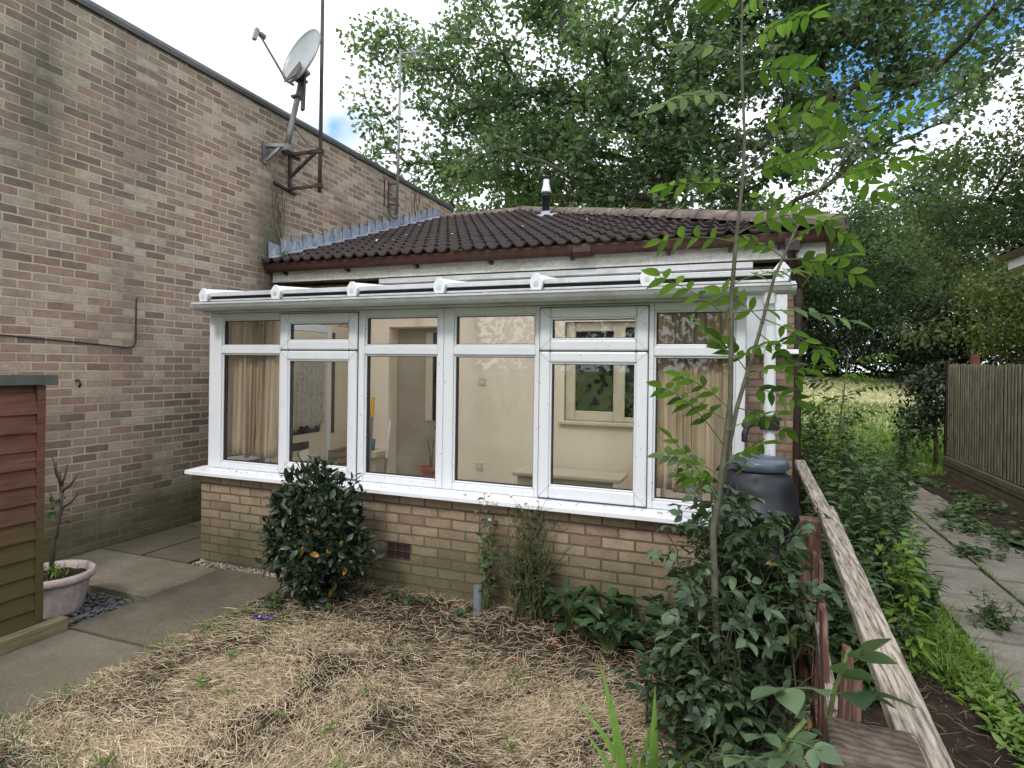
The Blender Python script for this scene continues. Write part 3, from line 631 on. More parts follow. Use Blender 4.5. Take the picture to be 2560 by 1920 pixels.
# glazing beads
for i in (0, 2, 3, 5):
    a, b_ = bays[i]
    for z0, z1 in ((.856, 1.818), (1.882, 2.120)):
        for q in ((a, a+.014, z0, z1), (b_-.014, b_, z0, z1), (a+.014, b_-.014, z0, z0+.014), (a+.014, b_-.014, z1-.014, z1)): mb.box(q[0], q[1], Y0+.014, Y0+.03, q[2], q[3])
fr_ = mb.build('frame', m_upvc, cv, bevel=.007)
m_groove = mk('grey weld line', (.25, .25, .25), .6)[0]
m_gutter_shade = mk('painted gutter shade', (.02, .018, .014), .9)[0]
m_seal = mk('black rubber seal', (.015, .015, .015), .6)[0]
def pane(x0, x1, z0, z1, y, parent):
    mb = MB(); mb.box(x0, x1, y, y+.02, z0, z1); mb.build('pane', m_glass, parent)
    mb = MB()
    for q in ((x0-.0, x0+.009, z0, z1), (x1-.006, x1, z0, z1), (x0+.009, x1-.006, z0, z0+.006), (x0+.009, x1-.006, z1-.006, z1)): mb.box(q[0], q[1], y-.004, y+.026, q[2], q[3])
    mb.build('seal', m_seal, parent)
for i in (0, 2, 3, 5):
    a, b_ = bays[i]
    pane(a+.013, b_-.013, .869, 1.806, Y0+.034, cv); pane(a+.013, b_-.013, 1.895, 2.108, Y0+.034, cv)
def casement(name, x0, x1, z0, z1, g, gb, gt_):
    yf = Y0-.022; mb = MB()
    mb.box(x0, x0+g, yf, yf+.06, z0, z1); mb.box(x1-g, x1, yf, yf+.06, z0, z1); mb.box(x0+g, x1-g, yf+.0015, yf+.06, z0, z0+gb); mb.box(x0+g, x1-g, yf+.0015, yf+.06, z1-gt_, z1)
    o = mb.build(name, m_upvc, cv, bevel=.012)
    for (ax_, az_, bx_, bz_) in ((x0, z0, x0+g, z0+gb), (x1, z0, x1-g, z0+gb), (x0, z1, x0+g, z1-gt_), (x1, z1, x1-g, z1-gt_)):
        mb = MB(); mb.beam((ax_, yf+.0008, az_), (bx_, yf+.0008, bz_), .0022, .004, up=(0, 1, 0)); mb.build('mitre_joint', m_groove, o)
    mb = MB()
    for q in ((x0-.005, x0, z0-.004, z1+.004), (x1, x1+.005, z0-.004, z1+.004), (x0, x1, z0-.005, z0), (x0, x1, z1, z1+.005)): mb.box(q[0], q[1], Y0-.005, Y0+.004, q[2], q[3])
    mb.build('gasket', m_seal, o)
    mb = MB(); a, b_, c, d = x0+g, x1-g, z0+gb, z1-gt_
    for q in ((a, a+.012, c, d), (b_-.012, b_, c, d), (a+.012, b_-.012, c, c+.012), (a+.012, b_-.012, d-.012, d)): mb.box(q[0], q[1], yf+.014, yf+.03, q[2], q[3])
    mb.build('glazing_bead', m_upvc, o, bevel=.004)
    pane(a+.010, b_-.010, c+.010, d-.010, yf+.032, o)
for x0, x1 in ((-3.632, -2.865), (-1.330, -.573)):
    casement('casement', x0, x1, .812, 1.843, .078, .085, .074)
    casement('fanlight', x0, x1, 1.852, 2.152, .078, .074, .072)
# left side frame with the side door, right side frame
mb = MB()
for a in ((-4.445, -4.375, 4.13, 4.18, .802, 2.172), (-4.445, -4.375, 4.68, 4.75, .05, 2.172), (-4.445, -4.375, 5.62, 5.69, .05, 2.172), (-4.445, -4.375, 6.13, 6.18, .802, 2.172), (-4.443, -4.377, 4.18, 4.68, .802, .86), (-4.443, -4.377, 4.18, 4.68, 2.11, 2.172), (-4.443, -4.377, 4.18, 4.68, 1.82, 1.88),
          (-4.443, -4.377, 4.75, 5.62, 2.09, 2.172),
          ): mb.box(*a)
mb.build('side_frame', m_upvc, cv, bevel=.006); mb = MB()
for a in ((-.03, .031, 4.13, 4.2, .802, 2.172), (-.03, .031, 6.1, 6.18, .802, 2.172), (-.028, .029, 4.2, 6.1, .802, .87), (-.028, .029, 4.2, 6.1, 2.1, 2.172)): mb.box(*a)
mb.build('side_frame', m_upvc, cv, bevel=.006)
mb = MB(); mb.box(-4.42, -4.40, 4.18, 4.68, .86, 1.82); mb.build('pane', m_glass, cv)
mb = MB(); mb.box(-4.42, -4.40, 4.18, 4.68, 1.88, 2.11); mb.build('pane', m_glass, cv)
mb = MB(); mb.box(-.01, .01, 4.2, 6.1, .87, 2.1); mb.build('pane', m_poly, cv)
mb = MB()
for a in ((4.755, 4.86, .05, 2.085), (5.51, 5.615, .05, 2.085), (4.86, 5.51, .05, .98), (4.86, 5.51, 1.99, 2.085)): mb.box(-4.43, -4.37, a[0], a[1], a[2], a[3])
sd_ = mb.build('door', m_creamframe, cv, bevel=.006)
mb = MB(); mb.box(-4.443, -4.377, 5.69, 6.13, .755, 2.172); mb.build('side_panel', m_creamframe, cv)
mb = MB(); mb.box(-4.376, -4.366, 5.70, 5.745, .95, 2.10); mb.build('brown_strip', m_brown, cv)
mb = MB(); mb.box(-4.41, -4.39, 4.86, 5.51, .98, 1.99); mb.build('pane', m_dark, sd_)
mb = MB(); mb.box(-4.368, -4.352, 4.98, 5.30, .82, .90); mb.build('letterbox', m_black, sd_, bevel=.004)
mb = MB(); mb.box(-4.365, -4.345, 4.93, 5.45, .25, .74); mb.build('door_panel', m_creamframe, sd_, bevel=.01)
# eaves beam, gutter, roof
mb = MB(); mb.box(-4.445, .035, 3.975, 4.13, 2.174, 2.262); mb.box(-4.445, .035, 3.935, 3.975, 2.19, 2.245); mb.box(-4.40, .26, 3.927, 3.934, 2.205, 2.280); mb.build('eaves_beam', m_upvc_d, cv, bevel=.006)
mb = MB()                                                               # moulded gutter
pf = [(3.925, 2.244), (3.925, 2.186), (3.872, 2.184), (3.846, 2.189), (3.824, 2.201), (3.813, 2.217), (3.811, 2.226), (3.802, 2.228), (3.802, 2.243), (3.810, 2.244), (3.817, 2.230), (3.821, 2.218), (3.85, 2.196), (3.918, 2.193), (3.918, 2.244)]
mb.prism(pf, -4.375, .275, lambda p, q, t: (t, p, q)); mb.prism([(p+(-.004 if p < 3.9 else .004), q+(.003 if q > 2.22 else -.004)) for p, q in pf[:8]]+[(3.93, 2.266)], -4.40, -4.374, lambda p, q, t: (t, p, q)); mb.prism([(p+(-.004 if p < 3.9 else .004), q+(.003 if q > 2.22 else -.004)) for p, q in pf[:8]]+[(3.93, 2.266)], .274, .30, lambda p, q, t: (t, p, q))
for x in (-3.2, -1.7, -.3): mb.prism([(p-(.003 if p < 3.9 else 0), q-.002) for p, q in pf[:8]]+[(3.93, 2.264)], x-.02, x+.02, lambda p, q, t: (t, p, q))
cg = mb.build('gutter', m_upvc_d, cv)
mb = MB(); mb.box(-4.37, .27, 3.919, 3.9265, 2.20, 2.264); mb.build('gutter_shade_strip', m_gutter_shade, cg)  # black strip painted in for the shade line inside the gutter
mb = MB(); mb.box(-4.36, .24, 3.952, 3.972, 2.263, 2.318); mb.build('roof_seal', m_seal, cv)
RS = .085
def rz(y): return 2.285+(y-3.94)*RS
RX = [-4.345, -3.56, -2.815, -2.058, -1.312, -.562, .225]
for x in RX:
    mb = MB(); pr = [(-.030, -.005), (-.048, .045), (-.012, .088), (.012, .088), (.048, .045), (.030, -.005)]
    y0, y1 = 3.915, 6.175; n = len(pr)
    mb.add([(x+p, y, rz(y)+q) for y in (y0, y1) for p, q in pr], [tuple(reversed(range(n))), tuple(range(n, 2*n))]+[(i, (i+1) % n, n+(i+1) % n, n+i) for i in range(n)])
    rf = mb.build('rafter', m_sill, cv, bevel=.006)
    mb = MB(); pc_ = [(-.036, -.022), (-.052, .044), (-.015, .093), (.015, .093), (.052, .044), (.036, -.022)]
    mb.prism(pc_, y0-.022, y0-.002, lambda p, q, t: (x+p, t, rz(y0)+q)); ec = mb.build('end_cap', m_upvc, rf, bevel=.004)
    mb = MB(); mb.prism([(-.014, .0), (-.018, .015), (-.012, .034), (.012, .034), (.018, .015), (.014, .0)], y0-.026, y0-.0225, lambda p, q, t: (x+p, t, rz(y0)+q+.006)); mb.build('cap_badge', m_upvc_d, ec)
for a, b_ in zip(RX[:-1], RX[1:]):
    mb = MB(); mb.add([(x, y, rz(y)+q) for y in (3.945, 6.175) for q in (.034, .052) for x in (a+.03, b_-.03)], [(0, 1, 3, 2), (4, 6, 7, 5), (0, 4, 5, 1), (2, 3, 7, 6), (0, 2, 6, 4), (1, 5, 7, 3)])
    rp = mb.build('roof_panel', m_poly, cv)
    mb = MB(); mb.box(a+.052, b_-.052, 3.912, 3.93, rz(3.92)+.021, rz(3.92)+.056); mb.build('closure_trim', m_upvc_d, rp, bevel=.004)
mb = MB(); mb.box(-4.44, .26, 6.10, 6.17, 2.46, 2.53); mb.box(-3.95, .10, 5.985, 6.05, 2.675, 2.738); mb.box(-3.95, .10, 5.975, 6.0, 2.683, 2.690); mb.build('wall_plate', m_upvc_d, cv, bevel=.008)
# white downpipe into the water butt, with its black diverter
mb = MB(); mb.tube([(.155, 3.87, 2.20), (.16, 3.90, 2.10), (.165, 3.93, 2.0), (.17, 3.94, 1.45)], .033, 14); mb.tube([(.17, 3.94, 1.39), (.185, 3.94, .75)], .033, 14)
mb.tube([(.155, 3.87, 2.235), (.157, 3.88, 2.13)], .040, 14); mb.tube([(.166, 3.935, 1.93), (.166, 3.935, 1.86)], .039, 14)
dp = mb.build('downpipe', m_upvc, cv, smooth=False)
mb = MB(); mb.box(.115, .225, 3.885, 3.995, 1.375, 1.455); mb.box(.108, .232, 3.878, 4.0, 1.44, 1.46); mb.tube([(.12, 3.92, 1.41), (.075, 3.90, 1.412), (.045, 3.88, 1.395), (.03, 3.865, 1.35), (.03, 3.86, 1.30)], .018, 10); mb.build('diverter', m_black, dp, bevel=.006)
# ================================================================== INSIDE THE CONSERVATORY
def blind(x0, x1, n, y, label, seed, curve=0, dense=(0, 0)):
    r = random.Random(seed); mb = MB()
    fa = math.atan2(-(x0+x1)/2, y)*.9; xs = [(x0+(x1-x0)*(k+.5)/n+r.uniform(-.02, .02), fa+r.uniform(-.6, .6)) for k in range(n)]+[(r.uniform(*dense), fa+r.choice((-1, 1))*r.uniform(.8, 1.2)) for _ in range(10)]
    for k, (x, an) in enumerate(xs):
        w = .089; yy = y+r.uniform(-.03, .03)
        z0, z1 = .90+r.uniform(-.01, .02), 2.135; L = 12; vs = []; cv_ = curve*r.uniform(-.3, 1.)
        for i in range(L+1):
            z = z0+(z1-z0)*i/L; bend = cv_*(1-i/L)**2; a2 = an+.15*math.sin(i*.45+k)
            for s in (-.5, -.17, .17, .5):
                rc = .02 if (i == 0 and abs(s) > .4) else 0
                vs.append((x+math.cos(a2)*w*s-bend, yy+math.sin(a2)*w*s+.006*math.cos(s*3.14), z+rc))
        mb.add(vs, [(i*4+j, i*4+j+1, i*4+5+j, i*4+4+j) for i in range(L) for j in range(3)])
    o = mb.build('vertical_blind', m_blind, None, origin=((x0+x1)/2, y, .9), smooth=True, fix=False); md = o.modifiers.new('thick', 'SOLIDIFY'); md.thickness = .0012
    tag(o, label, 'blind', 'vertical blinds inside the conservatory')
    mb = MB(); mb.box(x0-.05, x1+.03, y-.02, y+.02, 2.137, 2.165); mb.build('head_rail', m_upvc, o)
blind(-4.33, -3.74, 10, 4.18, 'beige vertical blind gathered behind the leftmost conservatory pane', 3, .05, (-4.1, -3.9))
blind(-.54, -.06, 8, 4.18, 'beige brown vertical blind behind the rightmost conservatory pane beside the sapling', 5, 0, (-.42, -.28))
mb = MB(); nz, ny = 26, 70; vs = []
for i in range(nz+1):
    for j in range(ny+1):
        yy = 4.83+.68*j/ny; z = 1.045+(2.0-1.045)*i/nz
        if i == 0: z += .02*abs(math.sin(j*.63))+.02*math.sin(j*.21)
        vs.append((-4.335+.016*math.sin(j*.75+.3*math.sin(i*.3)), yy, z))
mb.add(vs, [(i*(ny+1)+j, i*(ny+1)+j+1, (i+1)*(ny+1)+j+1, (i+1)*(ny+1)+j) for i in range(nz) for j in range(ny)])
o = tag(mb.build('lace_curtain', m_lace, None, origin=(-4.335, 5.17, 1.05), smooth=True, fix=False), 'white lace curtain hanging over the glass of the conservatory side door', 'curtain')
md = o.modifiers.new('thick', 'SOLIDIFY'); md.thickness = .002
t = thing('mop', 'long grey handled mop with a yellow grip leaning inside the conservatory', 'mop', (-3.45, 5.2, .05))
mb = MB(); mb.tube([(-3.42, 5.02, .10), (-3.52, 5.25, 1.33)], .014, 8); mb.build('handle', m_greymetal, t)
mb = MB(); mb.tube([(-3.505, 5.215, 1.20), (-3.525, 5.265, 1.40)], .020, 8); mb.build('grip', m_yellow, t)
mb = MB(); mb.box(-3.52, -3.34, 4.96, 5.06, .04, .11); mb.build('head', m_greymetal, t, bevel=.02)
t = thing('broom', 'thin grey and white broom handle standing beside the yellow topped mop', 'broom', (-3.33, 5.3, .05))
mb = MB(); mb.tube([(-3.36, 5.16, .10), (-3.38, 5.3, .78)], .013, 8); mb.build('handle', m_greymetal, t)
mb = MB(); mb.tube([(-3.38, 5.3, .78), (-3.387, 5.37, 1.16)], .013, 8); mb.build('upper_handle', m_white, t)
mb = MB(); mb.box(-3.46, -3.26, 5.1, 5.17, .03, .12); mb.build('head', m_brownbox, t, bevel=.015)
mb = MB(); mb.box(-4.30, -3.90, 5.90, 6.17, .66, .735); mb.box(-4.28, -3.94, 5.95, 6.17, .03, .66)
tag(mb.build('low_cupboard', m_creamframe, None, origin=(-4.1, 6.0, .03), bevel=.008), 'low cream cupboard top with a blue cup in the far left corner of the conservatory', 'cupboard')
mb = MB(); mb.lathe([(.0, 0), (.034, 0), (.045, .13), (.041, .13), (.03, .01), (0, .01)], (-4.02, 5.99, .736), 16); tag(mb.build('plastic_cup', m_bluecup, None, origin=(-4.02, 5.99, .736), smooth=True), 'small blue cup on the low cupboard behind the mop', 'cup')
mb = MB(); mb.box(-4.20, -4.09, 5.93, 6.0, .736, .80); tag(mb.build('small_box', m_brownbox, None, origin=(-4.15, 5.97, .736), bevel=.004), 'small brown box on the low cupboard left of the blue cup', 'box')
mb = MB(); mb.add([(-4.36, 5.14, .80), (-4.36, 5.28, .82), (-4.33, 5.30, .72), (-4.33, 5.16, .70), (-4.358, 5.14, .80), (-4.358, 5.28, .82), (-4.328, 5.30, .72), (-4.328, 5.16, .70)], [(0, 1, 2, 3), (7, 6, 5, 4), (0, 4, 5, 1), (1, 5, 6, 2), (2, 6, 7, 3), (3, 7, 4, 0)])
tag(mb.build('paper_leaflet', m_whitepaper, None, origin=(-4.34, 5.2, .7)), 'white folded leaflet sticking out below the letterbox of the side door', 'leaflet')
t = thing('flower_pot', 'terracotta plastic flower pot on the conservatory window board', 'flower pot', (-2.32, 4.29, .786))
mb = MB(); mb.lathe([(0, 0), (.055, 0), (.082, .105), (.094, .108), (.096, .135), (.086, .135), (.080, .11), (0, .105)], (-2.32, 4.29, .787), 24); mb.build('pot', m_terra, t, smooth=False)
mb = MB(); mb.box(-2.335, -2.30, 4.214, 4.222, .80, .84); mb.build('sticker', m_whitepaper, t)
mb = MB(); mb.tube([(-2.32, 4.29, .88), (-2.325, 4.29, 1.0), (-2.345, 4.29, 1.14)], .006, 6); mb.tube([(-2.315, 4.29, .88), (-2.30, 4.28, 1.02), (-2.295, 4.29, 1.14)], .006, 6)
tag(mb.build('plant_stick', m_twig, None, origin=(-2.32, 4.29, .89)), 'two bare dark twigs standing in the terracotta pot', 'twigs')
mb = MB(); mb.box(-2.1, -1.02, 5.55, 5.95, .66, .70); mb.box(-2.06, -1.10, 5.6, 5.63, .03, .66)
tag(mb.build('bench', m_creamframe, None, origin=(-1.5, 5.7, .03), bevel=.01), 'low cream bench top seen through the opening window on the right', 'bench')
mb = MB(); mb.beam((-.84, 5.88, .03), (-.84, 6.12, 1.10), .26, .02, up=(0, 1, 0)); tag(mb.build('board', m_cream, None, origin=(-.84, 5.9, .03)), 'pale board leaning against the cream wall below the kitchen window', 'board')

# ================================================================== ON THE BRICK WALL
t = thing('aerial_mast', 'tall thin rusty pole held by wall arms beside the satellite dish', 'mast', (-5.05, 6.29, 3.9))
mb = MB(); mb.tube([(-5.05, 6.28, 3.93), (-5.05, 6.29, 4.6), (-5.052, 6.295, 6.6)], .024, 10); mb.tube([(-5.052, 6.295, 6.55), (-5.053, 6.296, 8.3)], .018, 8); mb.build('pole', m_rust, t, smooth=True)
mb = MB(); mb.beam((-5.53, 6.27, 4.46), (-5.03, 6.28, 4.46), .04, .035); mb.beam((-5.515, 6.27, 4.02), (-5.515, 6.27, 4.60), .045, .03, up=(1, 0, 0)); mb.beam((-5.52, 6.27, 4.16), (-5.12, 6.28, 4.45), .035, .03); mb.beam((-5.52, 6.12, 4.47), (-5.52, 6.45, 4.47), .03, .05, up=(1, 0, 0)); mb.box(-5.09, -5.02, 6.25, 6.33, 4.43, 4.49); mb.build('bracket', m_rust, t)
mb = MB(); mb.beam((-5.52, 6.24, 4.0), (-5.03, 6.28, 4.02), .035, .03); mb.beam((-5.515, 5.98, 4.02), (-5.515, 6.38, 3.97), .03, .045, up=(1, 0, 0)); mb.box(-5.09, -5.02, 6.25, 6.32, 3.99, 4.04); mb.build('lower_bracket', m_rust, t)
# satellite dish
DC = Vector((-5.02, 5.87, 5.47)); DN = Vector((-.24, -.84, .28)).normalized()
t = thing('satellite_dish', 'round grey satellite dish on a leaning pole above the brick wall', 'satellite dish', (-5.30, 6.0, 4.38))
u = DN.cross(Vector((0, 0, 1))).normalized(); w = u.cross(DN).normalized()
def dpnt(a, b_, c): return DC+u*a+w*b_+DN*c
mb = MB(); n = 40; rr = [0, .08, .16, .24, .31, .345, .352]; vs = []
for side in (0, 1):
    for i, r in enumerate(rr):
        for k in range(n):
            a = k*2*math.pi/n; d = .55*r*r-(.014 if side else 0)+(.012 if i == 6 and not side else 0)
            vs.append(dpnt(math.cos(a)*r*.95, math.sin(a)*r*1.06, d-.07))
fs = []
for side in (0, 1):
    o_ = side*len(rr)*n
    for i in range(len(rr)-1):
        for k in range(n):
            q = (o_+i*n+k, o_+i*n+(k+1) % n, o_+(i+1)*n+(k+1) % n, o_+(i+1)*n+k); fs.append(q if not side else q[::-1])
b0 = (len(rr)-1)*n; b1 = b0+len(rr)*n
for k in range(n): fs.append((b0+k, b0+(k+1) % n, b1+(k+1) % n, b1+k))
mb.add(vs, fs); mb.build('reflector', m_dish, t, smooth=True, fix=False)
mb = MB(); mb.prism([(-.11, -.37), (.085, -.40), (.13, -.22), (.06, -.03), (-.035, -.15)], 0, .012, lambda p, q, s: dpnt(p, q, .008+.55*(p*p+q*q)-.055+s)); mb.build('rusty_plate', m_rust, t)
lnb = dpnt(.0, -.36, .0)+DN*.50+w*.20
mb = MB(); mb.tube([dpnt(0, -.40, -.03), dpnt(0, -.42, .06), lnb], [.018, .016, .012], 8); mb.build('feed_arm', m_steel, t)
mb = MB(); mb.tube([lnb-DN*.05+w*.02, lnb+DN*.01+w*.02], [.035, .035], 12); mb.tube([lnb+DN*.01+w*.02, lnb+DN*.05+w*.02], [.022, .03], 12); mb.beam(lnb+DN*.06+w*.05, lnb+DN*.05-w*.09, .05, .04, up=DN); mb.build('feed_horn', m_steel, t)
mb = MB(); mb.tube([(-5.31, 5.97, 4.40), (-5.27, 5.98, 4.62), (-5.18, 5.99, 4.98), (-5.11, 6.0, 5.28), dpnt(.02, -.1, -.16)], .036, 12); mb.build('pole', m_steel, t, smooth=True)
mb = MB(); mb.beam(dpnt(.16, .34, -.07), dpnt(-.02, -.62, -.22), .05, .03, up=DN); mb.box(-5.22, -5.12, 5.93, 6.05, 5.02, 5.05); mb.box(-5.18, -5.06, 5.93, 6.05, 5.22, 5.25); mb.build('back_bar', m_rust, t)
mb = MB(); mb.beam((-5.53, 5.83, 4.43), (-5.27, 5.96, 4.44), .045, .04); mb.beam((-5.515, 5.83, 4.20), (-5.515, 5.83, 4.46), .09, .03, up=(1, 0, 0)); mb.beam((-5.51, 5.84, 4.24), (-5.36, 5.92, 4.42), .04, .03); mb.beam((-5.53, 6.2, 4.45), (-5.27, 6.0, 4.43), .045, .035); mb.box(-5.35, -5.25, 5.92, 6.03, 4.38, 4.46); mb.build('wall_bracket', m_steel, t)
mb = MB(); mb.tube([(-5.28, 6.0, 4.75), (-5.2, 6.08, 4.62), (-5.14, 6.17, 4.5), (-5.08, 6.25, 4.49)], .006, 5)
mb.build('loose_cable', m_black, t)
# second aerial pole
t = thing('television_aerial', 'slim pale aerial pole fixed near the far end of the brick wall', 'aerial', (-5.40, 8.7, 4.25))
mb = MB(); mb.tube([(-5.40, 8.68, 4.26), (-5.40, 8.72, 5.6), (-5.405, 8.74, 7.05)], [.026, .022, .018], 8); mb.build('pole', m_alu, t, smooth=True)
for z in (5.3, 5.85, 6.4):
    mb = MB(); mb.tube([(-5.40, 8.715, z), (-5.40, 8.716, z+.05)], .027, 8); mb.build('collar', m_rust, t)
mb = MB(); mb.beam((-5.525, 8.62, 4.36), (-5.525, 8.62, 4.80), .03, .02, up=(1, 0, 0)); mb.beam((-5.53, 8.62, 4.76), (-5.38, 8.70, 4.77), .02, .03); mb.beam((-5.53, 8.62, 4.42), (-5.38, 8.69, 4.42), .02, .03); mb.beam((-5.525, 8.5, 4.36), (-5.525, 8.5, 4.80), .02, .015, up=(1, 0, 0)); mb.build('bracket', m_rust, t)
mb = MB(); mb.beam((-5.405, 8.74, 6.98), (-5.05, 8.80, 6.99), .02, .02)
for i in range(6): mb.beam((-5.28+i*.045, 8.72+i*.008, 6.86), (-5.28+i*.045, 8.86+i*.008, 7.10), .008, .008, up=(1, 0, 0))
for z in (6.88, 7.08): mb.beam((-5.28, 8.78, z), (-5.05, 8.82, z), .01, .01)
mb.build('antenna', m_alu, t)
mb = MB(); pts = [(-5.45, 8.68+.26*math.sin(a)*.7, 4.36+.17*math.cos(a)) for a in np.linspace(2.2, 7.4, 16)]; mb.tube(pts, .008, 5)
mb.build('cable_loop', m_black, t)
mb = MB(); mb.tube([(-5.518, 4.18, 2.36), (-5.516, 4.17, 2.32), (-5.518, 4.172, 1.93), (-5.518, 4.15, 1.88), (-5.518, 4.08, 1.87), (-5.518, 3.7, 1.895), (-5.518, 3.1, 1.93), (-5.518, 2.2, 1.95), (-5.518, 0, 2.0)], .0065, 6)
tag(mb.build('cable', m_black, None, origin=(-5.518, 3.5, 1.9), smooth=True), 'thin black cable running along and up the left brick wall', 'cable')
mb = MB(); mb.tube([(-5.53, 3.62, 1.56), (-5.49, 3.62, 1.56), (-5.47, 3.62, 1.53), (-5.49, 3.62, 1.50)], .011, 6); tag(mb.build('wall_hook', m_black, None, origin=(-5.53, 3.62, 1.53)), 'small black hook screwed into the brick wall above the screen', 'hook')
for y, lab in ((6.05, 'dead creeper stem clinging to the wall above the start of the flashing'), (9.5, 'thin dead creeper on the wall near the far end of the flashing')):
    mb = MB(); r = random.Random(int(y*10)); zb = roofz(y)+.2
    for i in range(7):
        p = Vector((-5.52, y+r.uniform(-.12, .12), zb)); pts = [p.copy()]
        for k in range(9): p += Vector((0, r.gauss(.0, .03), r.uniform(.03, .12))); pts.append(p.copy())
        mb.tube(pts, .004, 4)
    tag(mb.build('dead_creeper', m_twig, None, origin=(-5.52, y, zb)), lab, 'creeper', 'dead creepers on the brick wall')

# ================================================================== SCREEN, POT (left foreground)
t = thing('timber_screen', 'reddish brown lap board screen with a grey mossy cap at the left edge', 'timber screen', (-4.17, 1.4, 0))
mb = MB(); z = .05; k = 0
while z < 1.50:
    h = .118; y1 = 2.47
    mb.prism([(-4.150, z), (-4.128, z), (-4.152, z+h+.012), (-4.160, z+h+.012)], .0, y1, lambda p, q, s: (p, s, q+.004*math.sin(s*3+k)))
    z += h-.006; k += 1
mb.build('lap_boards', m_lap, t, fix=True)
mb = MB(); mb.box(-4.195, -4.132, 2.471, 2.522, .0, 1.575); mb.box(-4.195, -4.165, 0, 2.47, .02, 1.575); mb.build('edge_post', m_lap, t, bevel=.003)
mb = MB(); mb.box(-4.125, -4.10, -.3, 2.575, 1.578, 1.645); mb.box(-4.30, -4.126, -.3, 2.57, 1.60, 1.64); mb.build('cap_board', m_greywood, t, bevel=.004)
mb = MB(); mb.box(-4.115, -4.045, -.5, 2.62, -.02, .075); tag(mb.build('edging_board', m_edging, None, origin=(-4.08, 1, 0), bevel=.004), 'greenish timber edging board on the paving in front of the screen', 'edging')
pc = Vector((-4.50, 2.80, -.03))
mb = MB(); fl_ = lambda r, z, a: r*(1+.018*math.cos(a*22)) if .04 < z < .2 and r > .15 else r
mb.lathe([(a_*.86, z_*.80) for a_, z_ in [(0, 0), (.205, 0), (.212, .03), (.225, .10), (.242, .18), (.255, .255), (.258, .285), (.290, .288), (.302, .31), (.298, .345), (.280, .360), (.262, .35), (.256, .31), (.250, .285)]], pc, 88, fn=fl_)
t = thing('plant_pot', 'faded pink fluted plastic plant pot standing on slate chips beside the screen', 'plant pot', tuple(pc))
mb.build('pot', m_pot, t, smooth=True)
mb = MB(); sheet(mb, np.linspace(-.25, .25, 14), np.linspace(-.25, .25, 14), lambda x, y: .235+.015*mnoise.noise(Vector((x*9, y*9, 1))))
mb.v = [(v[0]*min(1, .212/max(1e-6, math.hypot(v[0], v[1])))+pc.x, v[1]*min(1, .212/max(1e-6, math.hypot(v[0], v[1])))+pc.y, v[2]+pc.z) for v in mb.v]
mb.build('potting_soil', m_soil, t)
t = thing('dead_shrub', 'leafless pruned dark stem with a few green leaves in the pink pot', 'shrub', (-4.50, 2.80, .2))
mb = MB(); b0 = Vector((-4.50, 2.79, .19))
mb.tube([b0, b0+Vector((.01, .01, .25)), b0+Vector((.045, .03, .48)), b0+Vector((.05, .04, .66))], [.017, .015, .013, .010], 8)
for o_, d in ((.62, (.13, .02, .07)), (.60, (-.06, .03, .10)), (.64, (-.03, -.02, .14)), (.52, (-.14, .0, .05)), (.50, (.10, .05, .06)), (.66, (.03, .02, .10))):
    p = b0+Vector((.045, .035, o_)); mb.tube([p, p+Vector(d)*.6+Vector((0, 0, .01)), p+Vector(d)+Vector((0, 0, .05))], [.009, .007, .005], 6)
p = b0+Vector((.02, .02, .72)); mb.tube([p, p+Vector((-.03, 0, .09)), p+Vector((-.05, 0, .15))], [.005, .004, .004], 5)
mb.build('stem', m_bark, t, smooth=True)
C = [b0+Vector((.0+random.gauss(0, .035), .03+random.gauss(0, .03), .46+random.gauss(0, .05))) for _ in range(22)]+[b0+Vector((.04, .0, .30)), b0+Vector((.05, .0, .31))]
D = RG.normal(size=(len(C), 3)); N = RG.normal(size=(len(C), 3)); link('leaves', leaf_mesh('leaves', C, D, N, RG.uniform(.04, .07, len(C)), RG.uniform(.02, .03, len(C)), LEAF11, RG.random(len(C))), m_weed, t)
C = [pc+Vector((.05+random.gauss(0, .05), -.03+random.gauss(0, .05), .24+random.random()*.08)) for _ in range(60)]
D = RG.normal(size=(60, 3))*[.6, .6, .4]+[0, 0, .8]; pwt = thing('pot_weed', 'tuft of fresh green weeds growing in the pink pot', 'weed', tuple(pc+Vector((.05, 0, .235)))); link('leaves', leaf_mesh('leaves', C, D, RG.normal(size=(60, 3)), RG.uniform(.03, .06, 60), RG.uniform(.008, .014, 60), LEAF11, RG.random(60)), m_bright, pwt)

# ================================================================== RIGHT: RAIL FENCE, SLATTED FENCE, WATER BUTT
t = thing('rail_fence', 'rotten low garden fence with a flaking white top rail', 'fence', (.40, 2.4, 0))
mb = MB()
def rail(mb, a, b_, w, h, n=26, rough=.004):
    a, b_ = Vector(a), Vector(b_); vs = []
    for i in range(n+1):
        p = a.lerp(b_, i/n)
        for (sx, sz) in ((-1, -1), (1, -1), (1, 1), (-1, 1)):
            q = p+Vector((sx*w/2, 0, sz*h/2)); k = mnoise.noise(q*9)*rough*.6
            vs.append(q+Vector((k*sx, 0, mnoise.noise(q*7+Vector((3, 0, 0)))*rough*.5)))
    fs = [(i*4+j, i*4+(j+1) % 4, i*4+4+(j+1) % 4, i*4+4+j) for i in range(n) for j in range(4)]+[(0, 3, 2, 1), (n*4, n*4+1, n*4+2, n*4+3)]
    mb.add(vs, fs)
rail(mb, (.298, .5, 1.0), (.432, 3.57, 1.0), .078, .040); mb.build('top_rail', m_rail, t, bevel=.004)
mb = MB(); rail(mb, (.425, 3.62, .985), (.45, 5.25, 1.01), .075, .035); mb.build('far_rail', m_rail, t, bevel=.004)
mb = MB(); rail(mb, (.265, 1.53, .60), (.36, 3.42, .60), .035, .085); mb.build('lower_rail', m_rail, t, bevel=.004)
